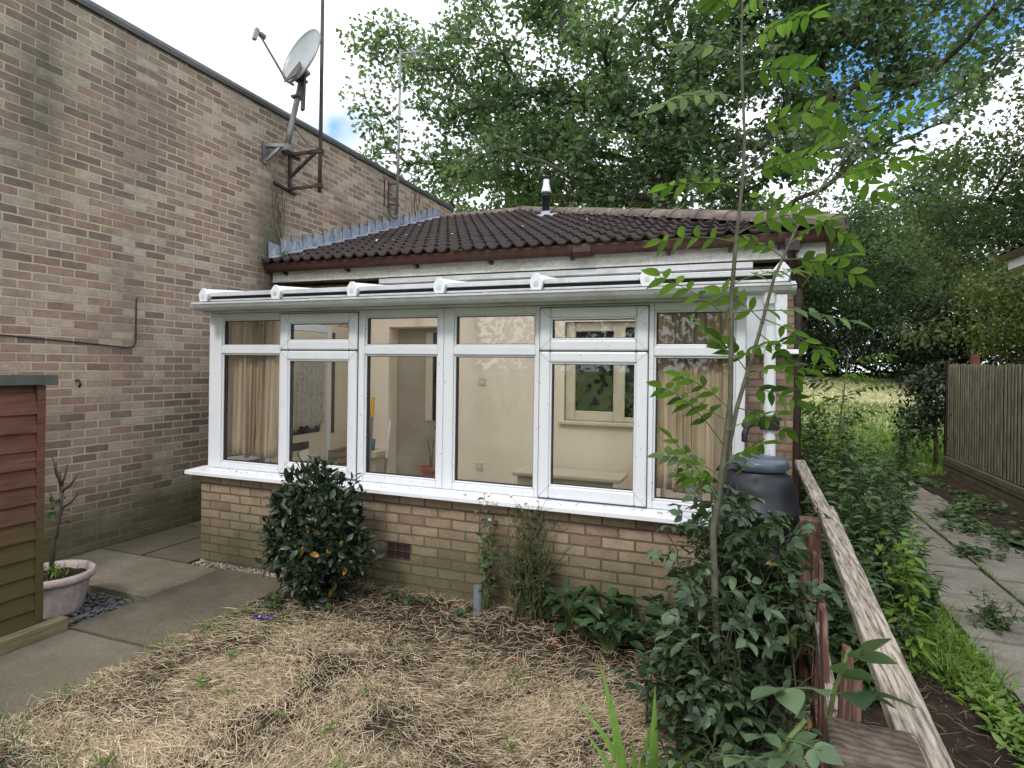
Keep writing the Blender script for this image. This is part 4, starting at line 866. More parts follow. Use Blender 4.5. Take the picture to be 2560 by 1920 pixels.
mb = MB(); rail(mb, (.265, 1.53, .26), (.36, 3.42, .26), .035, .085); mb.build('bottom_rail', m_picket, t, bevel=.004)
mb = MB(); mb.add([Vector((.166, 1.25, -.1)), Vector((.326, 1.25, -.1)), Vector((.326, 1.38, -.1)), Vector((.172, 1.38, -.1)), Vector((.166, 1.25, 1.022)), Vector((.326, 1.25, 1.024)), Vector((.328, 1.38, 1.028)), Vector((.172, 1.38, 1.030))], [(0, 3, 2, 1), (4, 5, 6, 7), (0, 1, 5, 4), (1, 2, 6, 5), (2, 3, 7, 6), (3, 0, 4, 7)])
mb.build('near_post', m_post, t, bevel=.008)
mb = MB(); mb.box(.30, .40, 3.42, 3.52, -.1, .965); mb.build('far_post', m_picket, t, bevel=.006)
pk = [(.262, 1.50, .92, .0, .03), (.247, 1.62, .64, .06, -.05), (.285, 1.80, .93, .015, .02), (.292, 2.05, .90, -.01, .04), (.30, 2.36, .88, .05, -.02), (.318, 2.66, .80, .0, .0), (.33, 2.95, .90, -.02, .02), (.345, 3.2, .86, .03, 0)]
for x, y, ztop, lean, lx in pk:
    mb = MB(); mb.beam((x-lx*.5, y-lean, .03), (x+lx*.5, y+lean, ztop), .02, .062, up=(0, 1, 0), jit=.004); mb.build('picket', m_picket, t, bevel=.002)
mb = MB(); mb.tube([(.30, 2.02, .70), (.27, 1.98, .69), (.255, 2.03, .68), (.285, 2.08, .69), (.31, 2.05, .70), (.35, 2.1, .72)], .003, 5); mb.build('tie_wire', m_rust, t)
# slatted fence on a brick plinth
t = thing('slatted_fence', 'tall weathered fence of narrow vertical slats on a low brick plinth', 'fence', (3.38, 8.2, 0))
mb = MB(); y = 2.0; r = random.Random(4)
while y < 12.32:
    w = r.uniform(.042, .054); z1 = 1.875+r.uniform(-.012, .012)+.02*math.sin(y*1.1); o_ = r.uniform(-.004, .004)
    mb.box(3.338+o_, 3.351+o_, y, y+w, .315+r.uniform(0, .012), z1); y += w+r.uniform(.052, .066)
mb.build('slats', m_slat, t)
mb = MB(); mb.box(3.385, 3.392, 2, 12.3, .32, 1.84); mb.box(3.392, 3.43, 2, 12.3, .5, .58); mb.box(3.392, 3.43, 2, 12.3, 1.5, 1.58); mb.build('backing', m_slatback, t)
mb = MB(); mb.box(3.30, 3.42, 1.8, 12.36, -.1, .16); mb.box(3.312, 3.41, 1.8, 12.34, .16, .172); mb.box(3.295, 3.42, 1.8, 12.36, .172, .30); mb.build('brick_plinth', m_brick_plinth, t, bevel=.006)
for y in (11.35, 8.6, 5.8, 3.0):
    mb = MB(); mb.box(3.40, 3.50, y, y+.10, 0, 2.02); mb.build('post', m_redpost, t, bevel=.005)
mb = MB(); mb.box(3.32, 3.39, 12.32, 12.40, .0, 1.86); mb.build('end_post', m_slatback, t)
# water butt
wc = Vector((.10, 3.70, 0))
t = thing('water_butt', 'dark blue plastic water butt with a grey lid at the conservatory corner', 'water butt', tuple(wc))
mb = MB(); mb.lathe([(0, .30), (.19, .30), (.212, .34), (.222, .60), (.222, .62), (.228, .625), (.228, .65), (.222, .655), (.222, .92), (.228, .925), (.228, .95), (.220, .955), (.208, 1.06), (.175, 1.135), (.150, 1.155), (.150, 1.185), (.0, 1.185)], wc, 40); mb.build('barrel', m_butt, t, smooth=True)
mb = MB(); mb.lathe([(.160, 1.172), (.166, 1.18), (.166, 1.215), (.150, 1.232), (.08, 1.243), (0, 1.247)], wc, 40); mb.build('lid', m_lid, t, smooth=True)
mb = MB(); mb.lathe([(0, 0), (.20, 0), (.185, .15), (.18, .29), (0, .295)], wc, 24); mb.build('stand', m_black, t)
# small ground things
mb = MB(); mb.tube([(-1.70, 3.86, -.05), (-1.70, 3.865, .19)], .034, 16); mb.tube([(-1.70, 3.865, .19), (-1.70, 3.865, .191)], .028, 16); tag(mb.build('pipe_stub', m_greypipe, None, origin=(-1.7, 3.86, 0)), 'short grey plastic pipe standing up out of the soil by the brick wall', 'pipe')
mb = MB(); r = random.Random(9); vs = []
for i in range(13):
    for j in range(5):
        q = Vector((-3.02+i*.0125, 3.12+j*.011+i*.003, .045+.012*mnoise.noise(Vector((i*.6, j*.9, 0)))+.012*math.sin(j*1.1)*(1-abs(i-6)/8))); vs.append(q)
mb.add(vs, [(i*5+j, i*5+j+1, i*5+6+j, i*5+5+j) for i in range(12) for j in range(4)])
o = tag(mb.build('sweet_wrapper', m_purple, None, origin=(-2.95, 3.15, .04)), 'crumpled purple foil wrapper on the edge of the dead grass', 'wrapper'); o.modifiers.new('thick', 'SOLIDIFY').thickness = .002
# neighbouring bungalow, only its roof corner shows
t = thing('neighbour_bungalow', 'corner of another tiled bungalow roof with brown gutter at the right edge', 'bungalow', (6, 7, 0))
mb = MB(); mb.box(3.95, 10, 2.0, 10.75, 0, 3.35); mb.build('wall', m_brick_plinth, t)
mb = MB(); z0 = 3.50; vs = []
for k in range(14):
    for i in range(0, 121):
        y = 2.0+i*.075; hh = (k*.30); x = 3.62+hh
        y = min(y, 11.0-hh); vs.append((x, y, z0+hh*.36+.03*(1-(.0))*(abs(math.sin(i*math.pi/4)))))
mb.add(vs, [(k*121+i, k*121+i+1, (k+1)*121+i+1, (k+1)*121+i) for k in range(13) for i in range(120)])
mb.add([(3.62, 11.0, z0), (10, 11.0, z0), (7.7, 6.9, z0+1.45)], [(0, 1, 2)]); mb.add([(10, 2, z0), (10, 11, z0), (7.4, 6.9, z0+1.4), (7.4, 2, z0+1.4)], [(0, 1, 2, 3)])
mb.build('roof', m_tile, t)
mb = MB(); mb.box(3.70, 3.725, 2, 10.93, 3.27, 3.47); mb.box(3.725, 9.9, 10.905, 10.93, 3.27, 3.47); mb.build('fascia', m_fascia, t)
mb = MB(); mb.box(3.725, 3.96, 2, 10.9, 3.275, 3.29); mb.build('soffit', m_fascia, t)
gutter('gutter', m_brown, t, 2, 10.98, .058, 'Y', 3.635, 3.465)
# ================================================================== PLANTS
def rnd_unit(n): return unit(RG.normal(size=(n, 3)))
def grow(name, trunk, clumps, r0, mat_l, mat_b, per, size, label, cat, group=None, seed=1, cr=.7, tm=LEAF4, asp=.7, flat=.75, droop=.35, rmin=.012, stray=.15, sides=6):
    """trunk: list of points; clumps: centres. A branch runs to every clump from the nearest wood, leaves fill the clumps"""
    r = random.Random(seed); rg = np.random.default_rng(seed); trunk = [Vector(p) for p in trunk]
    nodes, par = [], []
    for i in range(len(trunk)-1):
        n = max(1, int((trunk[i+1]-trunk[i]).length/.35))
        for k in range(n): nodes.append(trunk[i].lerp(trunk[i+1], k/n)); par.append(len(nodes)-2)
    nodes.append(trunk[-1]); par.append(len(nodes)-2); nt_ = len(nodes)
    ax = trunk[-1]; base = trunk[0]
    order = sorted(clumps, key=lambda c: (Vector(c)-ax).length); chains = []; ends = []
    arr = np.array([tuple(n) for n in nodes])
    for c in order:
        c = Vector(c); d = np.linalg.norm(arr-np.array(c), axis=1); up = arr[:, 2]-c.z
        cost = d+np.maximum(up, 0)*1.2+np.array(np.linalg.norm(arr-np.array(ax), axis=1))*.18
        k0 = max(0, int(nt_*.35)); cost[:k0] += 50
        k = int(np.argmin(cost)); a = nodes[k]; L = (c-a).length; n = max(2, int(L/.45)); dv = (a-nodes[par[k]]).normalized() if par[k] >= 0 else Vector((0, 0, 1))
        chain = [k]; prev = k; new = []
        for i in range(1, n+1):
            t = i/n; p = a.lerp(c, t)+dv*L*.25*t*(1-t)+Vector((r.gauss(0, 1), r.gauss(0, 1), r.gauss(0, .7)))*.05*L*min(t, 1-t)*2+Vector((0, 0, .10*L*t*(1-t)))
            nodes.append(p); par.append(prev); prev = len(nodes)-1; chain.append(prev); new.append(tuple(p))
        arr = np.vstack([arr, np.array(new)]); chains.append(chain); ends.append(prev)
    load = np.zeros(len(nodes))
    for e in ends:
        k = e
        while k >= 0: load[k] += 1; k = par[k]
    rad_ = np.clip(r0*(load/len(ends))**.5, rmin, r0)
    root = thing(name, label, cat, tuple(base), group)
    mb = MB(); tr = list(range(nt_)); mb.tube([nodes[k] for k in tr], [max(rad_[k], rmin)*(1.25 if i < 2 else 1) for i, k in enumerate(tr)], 10)
    for ch in chains: mb.tube([nodes[k] for k in ch], [min(rad_[ch[0]], rad_[ch[1]]*1.1)]+[rad_[k] for k in ch[1:]], sides if rad_[ch[1]] > .03 else 4, caps=False)
    # leaves
    C = []; D = []; CL = C
    for c in order:
        n = int(per*r.uniform(.6, 1.4)); s = cr*r.uniform(.7, 1.3)
        q = rg.normal(size=(n, 3)); q = unit(q)*(rg.random((n, 1))**.45)*s*np.array((1, 1, flat)); C.append(np.array(c)+q)
        D.append(unit(q+1e-6)*.6+rg.normal(size=(n, 3))*.6+np.array((0, 0, -droop)))
        if stray:
            for _ in range(int(3+stray*10)):
                j = r.randrange(n); e = Vector(C[-1][j]); mb.tube([Vector(c), Vector(c).lerp(e, .5)+Vector((0, 0, .04)), e], [rmin*.7, rmin*.5, rmin*.3], 3, caps=False)
    mb.build('trunk', mat_b, root, smooth=True, fix=False)
    CL = list(C); C = np.concatenate(C); D = np.concatenate(D); n = len(C); N = rg.normal(size=(n, 3))*.55+np.array((0, 0, 1)); L = size*rg.uniform(.6, 1.3, n)
    cl = np.repeat(rg.random(len(order)), 1); tint = np.clip(rg.normal(.42, .18, n)+np.concatenate([np.full(len(q_), rg.normal(0, .20)) for q_ in CL]), 0, .92)
    k = rg.random(n) > .985; tint[k] = 1
    link('crown', leaf_mesh('crown', C, D, N, L, L*asp, tm, tint), mat_l, root)
    return root
def fill(n, ells, seed, mind=.0):
    r = random.Random(seed); out = []; tot = sum(e[3]*e[4]*e[5]*e[6] for e in ells)
    for (x, y, z, a, b_, c, w) in ells:
        m = int(round(n*a*b_*c*w/tot))
        for _ in range(m):
            v = Vector((r.gauss(0, 1), r.gauss(0, 1), r.gauss(0, 1))).normalized()*(r.random()**.42)
            out.append((x+v.x*a, y+v.y*b_, z+v.z*c))
    return out
# the big maple behind the bungalow, forked low into several stems
cl_ = fill(440, [(-3.2, 18.6, 11.0, 6.6, 3.4, 5.0, 1.0), (-7.6, 17.8, 10.6, 3.2, 2.4, 3.6, .6), (2.2, 19.2, 11.2, 4.2, 3.0, 4.2, .8), (-5.5, 17.4, 7.6, 4.6, 2.2, 1.8, 1.0), (-.6, 18, 7.0, 4.4, 2.4, 1.6, 1.0)], 21)
cl_ += [(-10.2+i*.5, 17.2+random.uniform(-.8, .8), 10.9-i*.25+random.uniform(-.7, .7)) for i in range(7)]+[(-11.0, 17, 9.0), (-10.2, 17, 8.3), (-9.6, 17.2, 8.9), (-8.9, 17, 8.2), (-10.3, 17.5, 7.4), (-9.5, 17, 7.0), (-11.3, 17.3, 11.8), (-10.6, 17.3, 12.3), (-9.7, 17.3, 6.6), (-8.6, 17, 6.6)]
cl_ += [(-8.6+i*.75, 17.0+random.uniform(-.6, .6), 12.2+random.uniform(-.6, .9)) for i in range(6)]+[(-11.6+i*.5, 17.0, 12.0+random.uniform(-.6, .8)) for i in range(6)]+[(-11.9, 17, 10.9), (-11.5, 17, 10.1), (-11.2, 17.1, 9.6), (-11.7, 17, 8.6), (-12.1, 17.2, 12.8)]+[(1.5+random.uniform(0, 4.2), 18+random.uniform(-1, 1), 10.6+random.uniform(-1.2, 2.0)) for i in range(26)]
cl_ += [(4.6+i*.55+random.uniform(-.2, .2), 17+random.uniform(-.8, .8), 8.2+i*.42+random.uniform(-.35, .35)) for i in range(9)]+[(5.2+i*.45, 16.8+random.uniform(-.5, .5), 10.0+i*.35+random.uniform(-.4, .4)) for i in range(7)]
grow('maple_tree', [(-2.6, 18.2, .5), (-2.55, 18.2, 3.0), (-2.4, 18.2, 5.2), (-2.2, 18.3, 7.0), (-1.8, 18.4, 9.5)], cl_, .42, m_maple, m_bark, 125, .145, 'large spreading maple tree with forked dark limbs rising behind the bungalow roof', 'tree', seed=3, cr=.82, tm=LEAFM, asp=1.0, rmin=.018)
cl_ = fill(150, [(8.1, 21, 6.6, 3.7, 2.6, 3.2, 1), (11.6, 21, 7.4, 3.6, 2.6, 3.8, 1), (6.9, 20.4, 4.4, 2.8, 1.8, 2.2, 1)], 5)
grow('hornbeam_tree', [(9.0, 21.5, .9), (9.0, 21.5, 3.5), (8.9, 21.5, 6.4)], cl_, .22, m_horn, m_bark, 270, .14, 'dense dark green tree standing beyond the slatted fence on the right', 'tree', 'trees along the back of the grass', seed=8, cr=.95, flat=.55, asp=.6)
cl_ = fill(80, [(4.0, 27, 5.6, 3.0, 2.0, 3.0, 1), (1.4, 27.5, 6.2, 2.8, 2.0, 3.2, 1)], 15)
grow('young_maple', [(3.0, 27.5, 1.6), (3.0, 27.5, 3.6), (2.9, 27.2, 5.6)], cl_, .14, m_maple, m_bark, 300, .14, 'pale green bushy tree at the back of the grass, just right of the bungalow', 'tree', 'trees along the back of the grass', seed=9, cr=.9, asp=.8)
cl_ = fill(60, [(6.0, 15.2, 3.3, 1.6, 1.4, 1.7, 1), (8.0, 15.0, 3.6, 1.8, 1.4, 1.9, 1)], 25)
grow('beech_hedge_tree', [(6.8, 15.4, .3), (6.8, 15.4, 2.2), (6.8, 15.3, 3.4)], cl_, .1, m_horny, m_bark, 420, .10, 'dense bush with yellowing shoots rising above the slatted fence', 'bush', seed=19, cr=.7, flat=.7, asp=.55, droop=.1)
cl_ = [(x_, 26.4+.3*math.sin(x_*3), 1.95+.25*math.sin(x_*2.1)) for x_ in np.arange(-5, 13, .55)]+fill(150, [(2.2, 26.6, 2.7, 3.0, 1.2, 1.2, 1), (6.2, 24.5, 2.8, 3.5, 1.8, 1.4, 1), (-2, 27, 3.2, 3, 1.2, 1.7, 1), (10, 23, 3.5, 3, 2, 2, 1)], 35)
grow('dark_hedge', [(3.5, 26.5, 1.6), (3.5, 26.5, 2.2), (3.5, 26.3, 2.6)], cl_, .1, m_hedge, m_bark, 380, .15, 'dark shadowy hedge along the far edge of the grass', 'hedge', seed=29, cr=1.0, asp=.6)
far = []
for i, (x, y, h) in enumerate(((-16, 34, 13), (-8, 38, 12), (0, 36, 11), (8, 34, 11), (15, 30, 12), (22, 26, 12), (-24, 28, 13))):
    cl_ = fill(60, [(x, y, h*.55+1.5, 4.6, 3.0, h*.42, 1)], 50+i)
    grow('background_tree', [(x, y, 1.4), (x, y, h*.4), (x, y, h*.6)], cl_, .25, m_maple if i % 2 else m_horn, m_bark, 210, .30, 'distant tree closing the gaps behind the maple', 'tree', 'distant trees behind the maple', seed=60+i, cr=1.5, stray=0)
cl_ = fill(46, [(3.15, 12.7, 1.15, .42, .35, .85, 1), (3.0, 12.6, .8, .3, .3, .5, 1)], 45)
grow('fence_end_bush', [(3.3, 12.75, .0), (3.3, 12.75, .5), (3.25, 12.7, 1.1)], cl_, .03, m_hedge, m_twig, 46, .085, 'dark leafy bush spilling round the far end of the slatted fence', 'bush', seed=49, cr=.26, asp=.55, tm=LEAF11, rmin=.005)

# evergreen shrub against the brick wall
def shrub(name, c, R_, H, n, mat_l, mat_b, size, asp, label, cat, seed, group=None, stems=9, up=.2, shell=.55, wob=.26, tint0=0):
    rg = np.random.default_rng(seed); r = random.Random(seed); root = thing(name, label, cat, c, group)
    u = unit(rg.normal(size=(n, 3))); k = (shell+(1-shell)*rg.random((n, 1))**.6)
    wv = np.array([1+wob*mnoise.noise(Vector(q)*2.2+Vector((seed, 0, 0)))*1.6 for q in u])[:, None]
    P_ = u*k*wv*np.array((R_, R_*.85, H*.5))+np.array((c[0], c[1], c[2]+H*.52)); P_[:, 2] = np.maximum(P_[:, 2], c[2]+.03)
    D = u*.45+rg.normal(size=(n, 3))*.6+np.array((0, 0, up)); N = rg.normal(size=(n, 3))*.6+np.array((0, 0, 1))+u*.5
    L = size*rg.uniform(.65, 1.25, n); tint = np.clip(rg.normal(.4, .25, n), 0, .92); o = rg.random(n) > .983; tint[o] = 1.
    mb = MB()
    for i in range(stems):
        a = r.uniform(0, 6.28); e = Vector((c[0]+math.cos(a)*R_*.6*r.random(), c[1]+math.sin(a)*R_*.5*r.random(), c[2]+H*r.uniform(.6, .95))); b_ = Vector((c[0]+r.uniform(-.06, .06), c[1]+r.uniform(-.06, .06), c[2]-.02))
        m = b_.lerp(e, .5)+Vector((r.uniform(-.05, .05), r.uniform(-.05, .05), -.02)); mb.tube([b_, m, e], [.012, .009, .004], 5)
        for _ in range(7):
            j = r.randrange(n); mb.tube([b_.lerp(e, r.uniform(.4, 1)), Vector(P_[j])], [.004, .002], 3, caps=False)
    mb.build('stems', mat_b, root, smooth=True, fix=False)
    link('foliage', leaf_mesh('foliage', P_, D, N, L, L*asp, LEAF11, tint), mat_l, root); return root
shrub('evergreen_shrub', (-2.86, 3.56, .02), .365, .93, 3300, m_laurel, m_darkstem, .070, .47, 'rounded dark evergreen shrub with a few yellow leaves against the brick wall', 'shrub', 5, up=.25)

m_canes = varied('brown and green cane', [(.3, (.055, .042, .022)), (.5, (.085, .095, .04)), (.7, (.17, .15, .085))], 12, .8, .3, .2, .003)
# sparse old rose with bare canes in the middle of the wall
def stems_plant(name, c, n, H, spread, label, cat, seed, mat_s, mat_l, leaves, size, asp, rad0=.006, lmin=.3, group=None, tmp=LEAF11, bend=.3, side=1, branch=2):
    r = random.Random(seed); rg = np.random.default_rng(seed); root = thing(name, label, cat, c, group); mb = MB(); C = []; D = []
    for i in range(n):
        a = r.uniform(0, 6.28); s = spread*r.uniform(.2, 1); h = H*r.uniform(.55, 1.05); p = Vector(c)+Vector((r.gauss(0, spread*.18), r.gauss(0, spread*.12), -.02)); pts = [p.copy()]; m = 7
        dv = Vector((math.cos(a)*s, math.sin(a)*s*.8, 0))
        for k in range(1, m+1):
            t = k/m; pts.append(p+Vector((0, 0, h*t-bend*s*t*t))+dv*(t**1.4)+Vector((r.gauss(0, .012), r.gauss(0, .012), 0)))
        mb.tube(pts, [rad0*(1-.7*k/m) for k in range(m+1)], 5)
        for _ in range(branch):
            k = r.randrange(3, m); q = pts[k]; e = q+Vector((r.gauss(0, .09), r.gauss(0, .07), r.uniform(.02, .16))); mb.tube([q, q.lerp(e, .5)+Vector((0, 0, .01)), e], [rad0*.5, rad0*.4, rad0*.25], 4)
        for _ in range(leaves):
            t = r.uniform(lmin, 1.)*m; k = min(m-1, int(t)); q = pts[k].lerp(pts[k+1], t-k); aa = r.uniform(0, 6.28)
            C.append(q+Vector((math.cos(aa), math.sin(aa), 0))*size*.12); D.append(Vector((math.cos(aa)*side, math.sin(aa)*side, r.uniform(-.35, .5))))
    mb.build('stems', mat_s, root, smooth=True, fix=False); k = len(C)
    if k:
        L = size*rg.uniform(.55, 1.25, k); N = rg.normal(size=(k, 3))*.4+np.array((0, 0, 1)); tint = np.clip(rg.normal(.45, .25, k), 0, .92); tint[rg.random(k) > .985] = 1
        link('leaves', leaf_mesh('leaves', np.array([tuple(v) for v in C]), np.array([tuple(v) for v in D]), N, L, L*asp, tmp, tint), mat_l, root)
    return root
stems_plant('bare_rose', (-1.32, 3.86, .02), 84, .82, .25, 'thin tangled rose of bare brown and green canes by the white sill', 'rose bush', 31, m_canes, m_weed, 4, .042, .5, .0042, .2, branch=4)
stems_plant('white_rose', (-1.62, 3.84, .02), 9, .86, .10, 'small rose with white buds climbing up to the conservatory sill', 'rose bush', 33, m_greentwig, m_rose, 9, .062, .62, .004, .25)
wr = [o for o in bpy.data.objects if o.name == 'white_rose'][0]; r = random.Random(2); m_petal = mk('white petal', (.78, .74, .62), .6)[0]
for i in range(11):
    mb = MB()
    q = Vector((-1.60+r.gauss(0, .07), 3.83+r.gauss(0, .05), .84+r.gauss(0, .05))); mb.lathe([(0, -.014), (.010, -.008), (.013, .004), (.008, .014), (0, .018)], q, 7)
    mb.build('rose_bud', m_petal, wr, smooth=True)
for i, (x, y, lab) in enumerate(((-1.02, 3.80, 'broad leaved dark green plant directly right of the bare rose'), (-.80, 3.86, 'low broad leaved plant against the brick, second from the bare rose'), (-.60, 3.74, 'broad leaved plant in the middle of the row under the wall'), (-.42, 3.84, 'broad leaved plant against the wall near the sapling'), (-.28, 3.62, 'broad leaved plant nearest to the sapling'), (-.72, 3.58, 'broad leaved plant at the front of the clump by the dead grass'))):
    rg = np.random.default_rng(70+i); n = 46; a = rg.uniform(0, 6.28, n); h = rg.uniform(.02, .24, n); rr = rg.uniform(.02, .14, n)
    C = np.stack([x+np.cos(a)*rr, y+np.sin(a)*rr*.8, .02+h], 1); D = np.stack([np.cos(a), np.sin(a), rg.uniform(-.25, .9, n)], 1); N = rg.normal(size=(n, 3))*.3+np.array((0, 0, 1)); L = rg.uniform(.09, .17, n)
    root = thing('broad_leaf_plant', lab, 'plant', (x, y, .01), 'broad leaved plants under the wall')
    link('leaves', leaf_mesh('leaves', C, D, N, L, L*.42, LEAF11, np.clip(rg.normal(.4, .25, n), 0, .92)), m_hosta, root)
    mb = MB()
    for k in range(0, n, 2): mb.tube([(x, y, .0), tuple((np.array((x, y, .02))+C[k])/2+np.array((0, 0, .02))), tuple(C[k])], .003, 4)
    mb.build('stalks', m_greentwig, root, fix=False)
for i, (x, y) in enumerate(((-2.34, 3.78), (-2.20, 3.74), (-2.05, 3.83), (-1.80, 3.70), (-2.62, 3.42), (-2.95, 3.28), (-3.05, 3.36))):
    stems_plant('wall_weed', (x, y, .0), 4, .16, .08, 'small green weed sprouting at the foot of the brick wall or the bed edge', 'weed', 90+i, m_greentwig, m_weed, 5, .055, .5, .003, .3, 'small weeds along the bed', branch=0)

# pinnate leaves: rachis with leaflet pairs
def pinnate(mb, acc, a, b_, pairs, size, r, sag=.12, rr=.0022, roll=1.):
    a, b_ = Vector(a), Vector(b_); d = b_-a; L = d.length; side = d.cross(Vector((0, 0, 1))); side = side.normalized() if side.length > 1e-4 else Vector((1, 0, 0)); up = side.cross(d).normalized(); ro = r.uniform(.15, .95)*(1 if up.y*0+side.y*-1 < 0 else -1)*(-1 if r.random() < .2 else 1)*roll; q_ = Matrix.Rotation(ro, 3, d.normalized()); side = q_ @ side; up = q_ @ up
    f = lambda t: a+d*t+Vector((0, 0, sag*L*4*t*(1-t)*.5)); mb.tube([f(t) for t in (0, .25, .5, .75, 1)], [rr*1.3, rr*1.1, rr, rr*.8, rr*.5], 4, caps=False)
    for k in range(pairs):
        t = .30+.64*k/max(1, pairs-1)*.95 if pairs > 1 else .6
        p = f(t); tg = (f(min(1, t+.05))-f(t-.05)).normalized()
        for s in (-1, 1):
            an = r.uniform(.85, 1.15); dv = tg*math.cos(an)+side*s*math.sin(an)+up*r.uniform(-.30, .12)+Vector((0, 0, -.10))
            acc.append((p, dv, up+side*s*r.uniform(-.35, .1)+Vector((r.gauss(0, .15), r.gauss(0, .15), 0)), size*r.uniform(.78, 1.12)*(1-.25*abs(t-.6))))
    acc.append((f(.99), (f(1)-f(.9)).normalized(), up, size*1.05))
def acc_mesh(name, acc, asp, rg, tm=LEAF11, shift=0):
    C = np.array([tuple(a[0]) for a in acc]); D = np.array([tuple(a[1]) for a in acc]); N = np.array([tuple(a[2]) for a in acc]); L = np.array([a[3] for a in acc]); t = np.clip(rg.normal(.46+shift, .30, len(acc)), 0, .92); t[rg.random(len(acc)) > .99] = 1
    return leaf_mesh(name, C, D, N, L, L*asp*rg.uniform(.85, 1.15, len(acc)), tm, t)
# ash sapling, two stems out of one root
t = thing('ash_sapling', 'slender self sown ash sapling with two stems and feathery bright leaves', 'sapling', tuple(Vector(sp(1558, 1660, 2.55))*Vector((1, 1, 0)).length*0+Vector((sp(1558, 1640, 2.6).x, sp(1558, 1640, 2.6).y, 0))))
Z = 2.6
S1 = [(1556, 1660, 2.58, .017), (1548, 1400, 2.58, .016), (1540, 1140, 2.6, .014), (1562, 1000, 2.6, .0125), (1578, 860, 2.6, .0112), (1580, 640, 2.58, .0098), (1590, 520, 2.56, .0085), (1603, 400, 2.54, .0072), (1609, 300, 2.52, .0062), (1604, 200, 2.50, .006), (1601, 110, 2.48, .005), (1603, 20, 2.46, .004), (1605, -40, 2.45, .003)]
S2 = [(1541, 1170, 2.6, .0125), (1556, 1060, 2.62, .0105), (1592, 880, 2.66, .0095), (1640, 720, 2.70, .0082), (1672, 600, 2.74, .007), (1722, 490, 2.78, .006), (1770, 410, 2.81, .006), (1830, 330, 2.84, .0045), (1853, 290, 2.85, .003)]
base = Vector((wl(t).x, wl(t).y, -.03))
mb = MB(); mb.tube([base]+[sp(a, b_, c) for a, b_, c, _ in S1], [.02]+[q[3] for q in S1], 9); mb.build('main_stem', m_ashbark, t, smooth=True, fix=False)
mb = MB(); mb.tube([sp(a, b_, c) for a, b_, c, _ in S2], [q[3] for q in S2], 8); mb.build('side_stem', m_ashbark, t, smooth=True, fix=False)
LV = [(1602, 118, 1465, 98, 5, 2.49), (1600, 112, 1757, 34, 6, 2.48), (1603, 40, 1530, -8, 4, 2.46), (1604, 30, 1648, -20, 4, 2.46), (1604, 162, 1742, 152, 5, 2.49), (1609, 214, 1432, 228, 5, 2.5), (1609, 288, 1778, 234, 5, 2.52), (1603, 405, 1440, 404, 5, 2.54), (1604, 396, 1762, 338, 6, 2.54),
      (1591, 524, 1428, 522, 4, 2.56), (1592, 506, 1725, 462, 4, 2.55), (1580, 690, 1424, 596, 5, 2.58), (1582, 676, 1838, 694, 6, 2.58), (1583, 612, 1742, 588, 5, 2.57), (1578, 770, 1512, 700, 3, 2.6), (1578, 780, 1690, 742, 4, 2.6), (1572, 880, 1468, 812, 4, 2.6), (1562, 960, 1428, 836, 6, 2.6), (1563, 905, 1480, 872, 3, 2.6), (1558, 1030, 1436, 985, 5, 2.6), (1552, 1080, 1450, 948, 4, 2.58), (1550, 1060, 1480, 1030, 4, 2.58), (1560, 1010, 1650, 960, 4, 2.56), (1570, 930, 1680, 895, 4, 2.58),
      (1650, 698, 1556, 632, 4, 2.7), (1652, 690, 1776, 770, 4, 2.7), (1672, 600, 1838, 552, 5, 2.73), (1688, 560, 1850, 598, 5, 2.75), (1722, 490, 1638, 424, 4, 2.77), (1733, 470, 1838, 520, 5, 2.78), (1774, 405, 1962, 346, 6, 2.8), (1764, 420, 1692, 336, 5, 2.8), (1800, 370, 1900, 416, 4, 2.82), (1826, 335, 1996, 232, 6, 2.84), (1834, 325, 1778, 272, 4, 2.83), (1853, 292, 1882, 188, 4, 2.85), (1640, 720, 1720, 820, 4, 2.68), (1612, 800, 1556, 735, 4, 2.66), (1604, 840, 1722, 868, 4, 2.66), (1592, 880, 1700, 935, 3, 2.65), (1610, 815, 1740, 800, 4, 2.66), (1700, 530, 1790, 478, 4, 2.76), (1690, 555, 1610, 520, 4, 2.75)]
acc = []; mb = MB(); r = random.Random(77)
for (a, b_, c, d, n, z) in LV:
    dz = r.uniform(-.16, .12); pinnate(mb, acc, sp(a, b_, z), sp(c, d, z+dz), n, r.uniform(.070, .098)*(.9 if n < 4 else 1), r, sag=r.uniform(.05, .22))
mb.build('leaf_stalks', m_greentwig, t, smooth=True, fix=False)
link('leaves', acc_mesh('leaves', acc, .42, np.random.default_rng(4), LEAFX), m_ash, t)
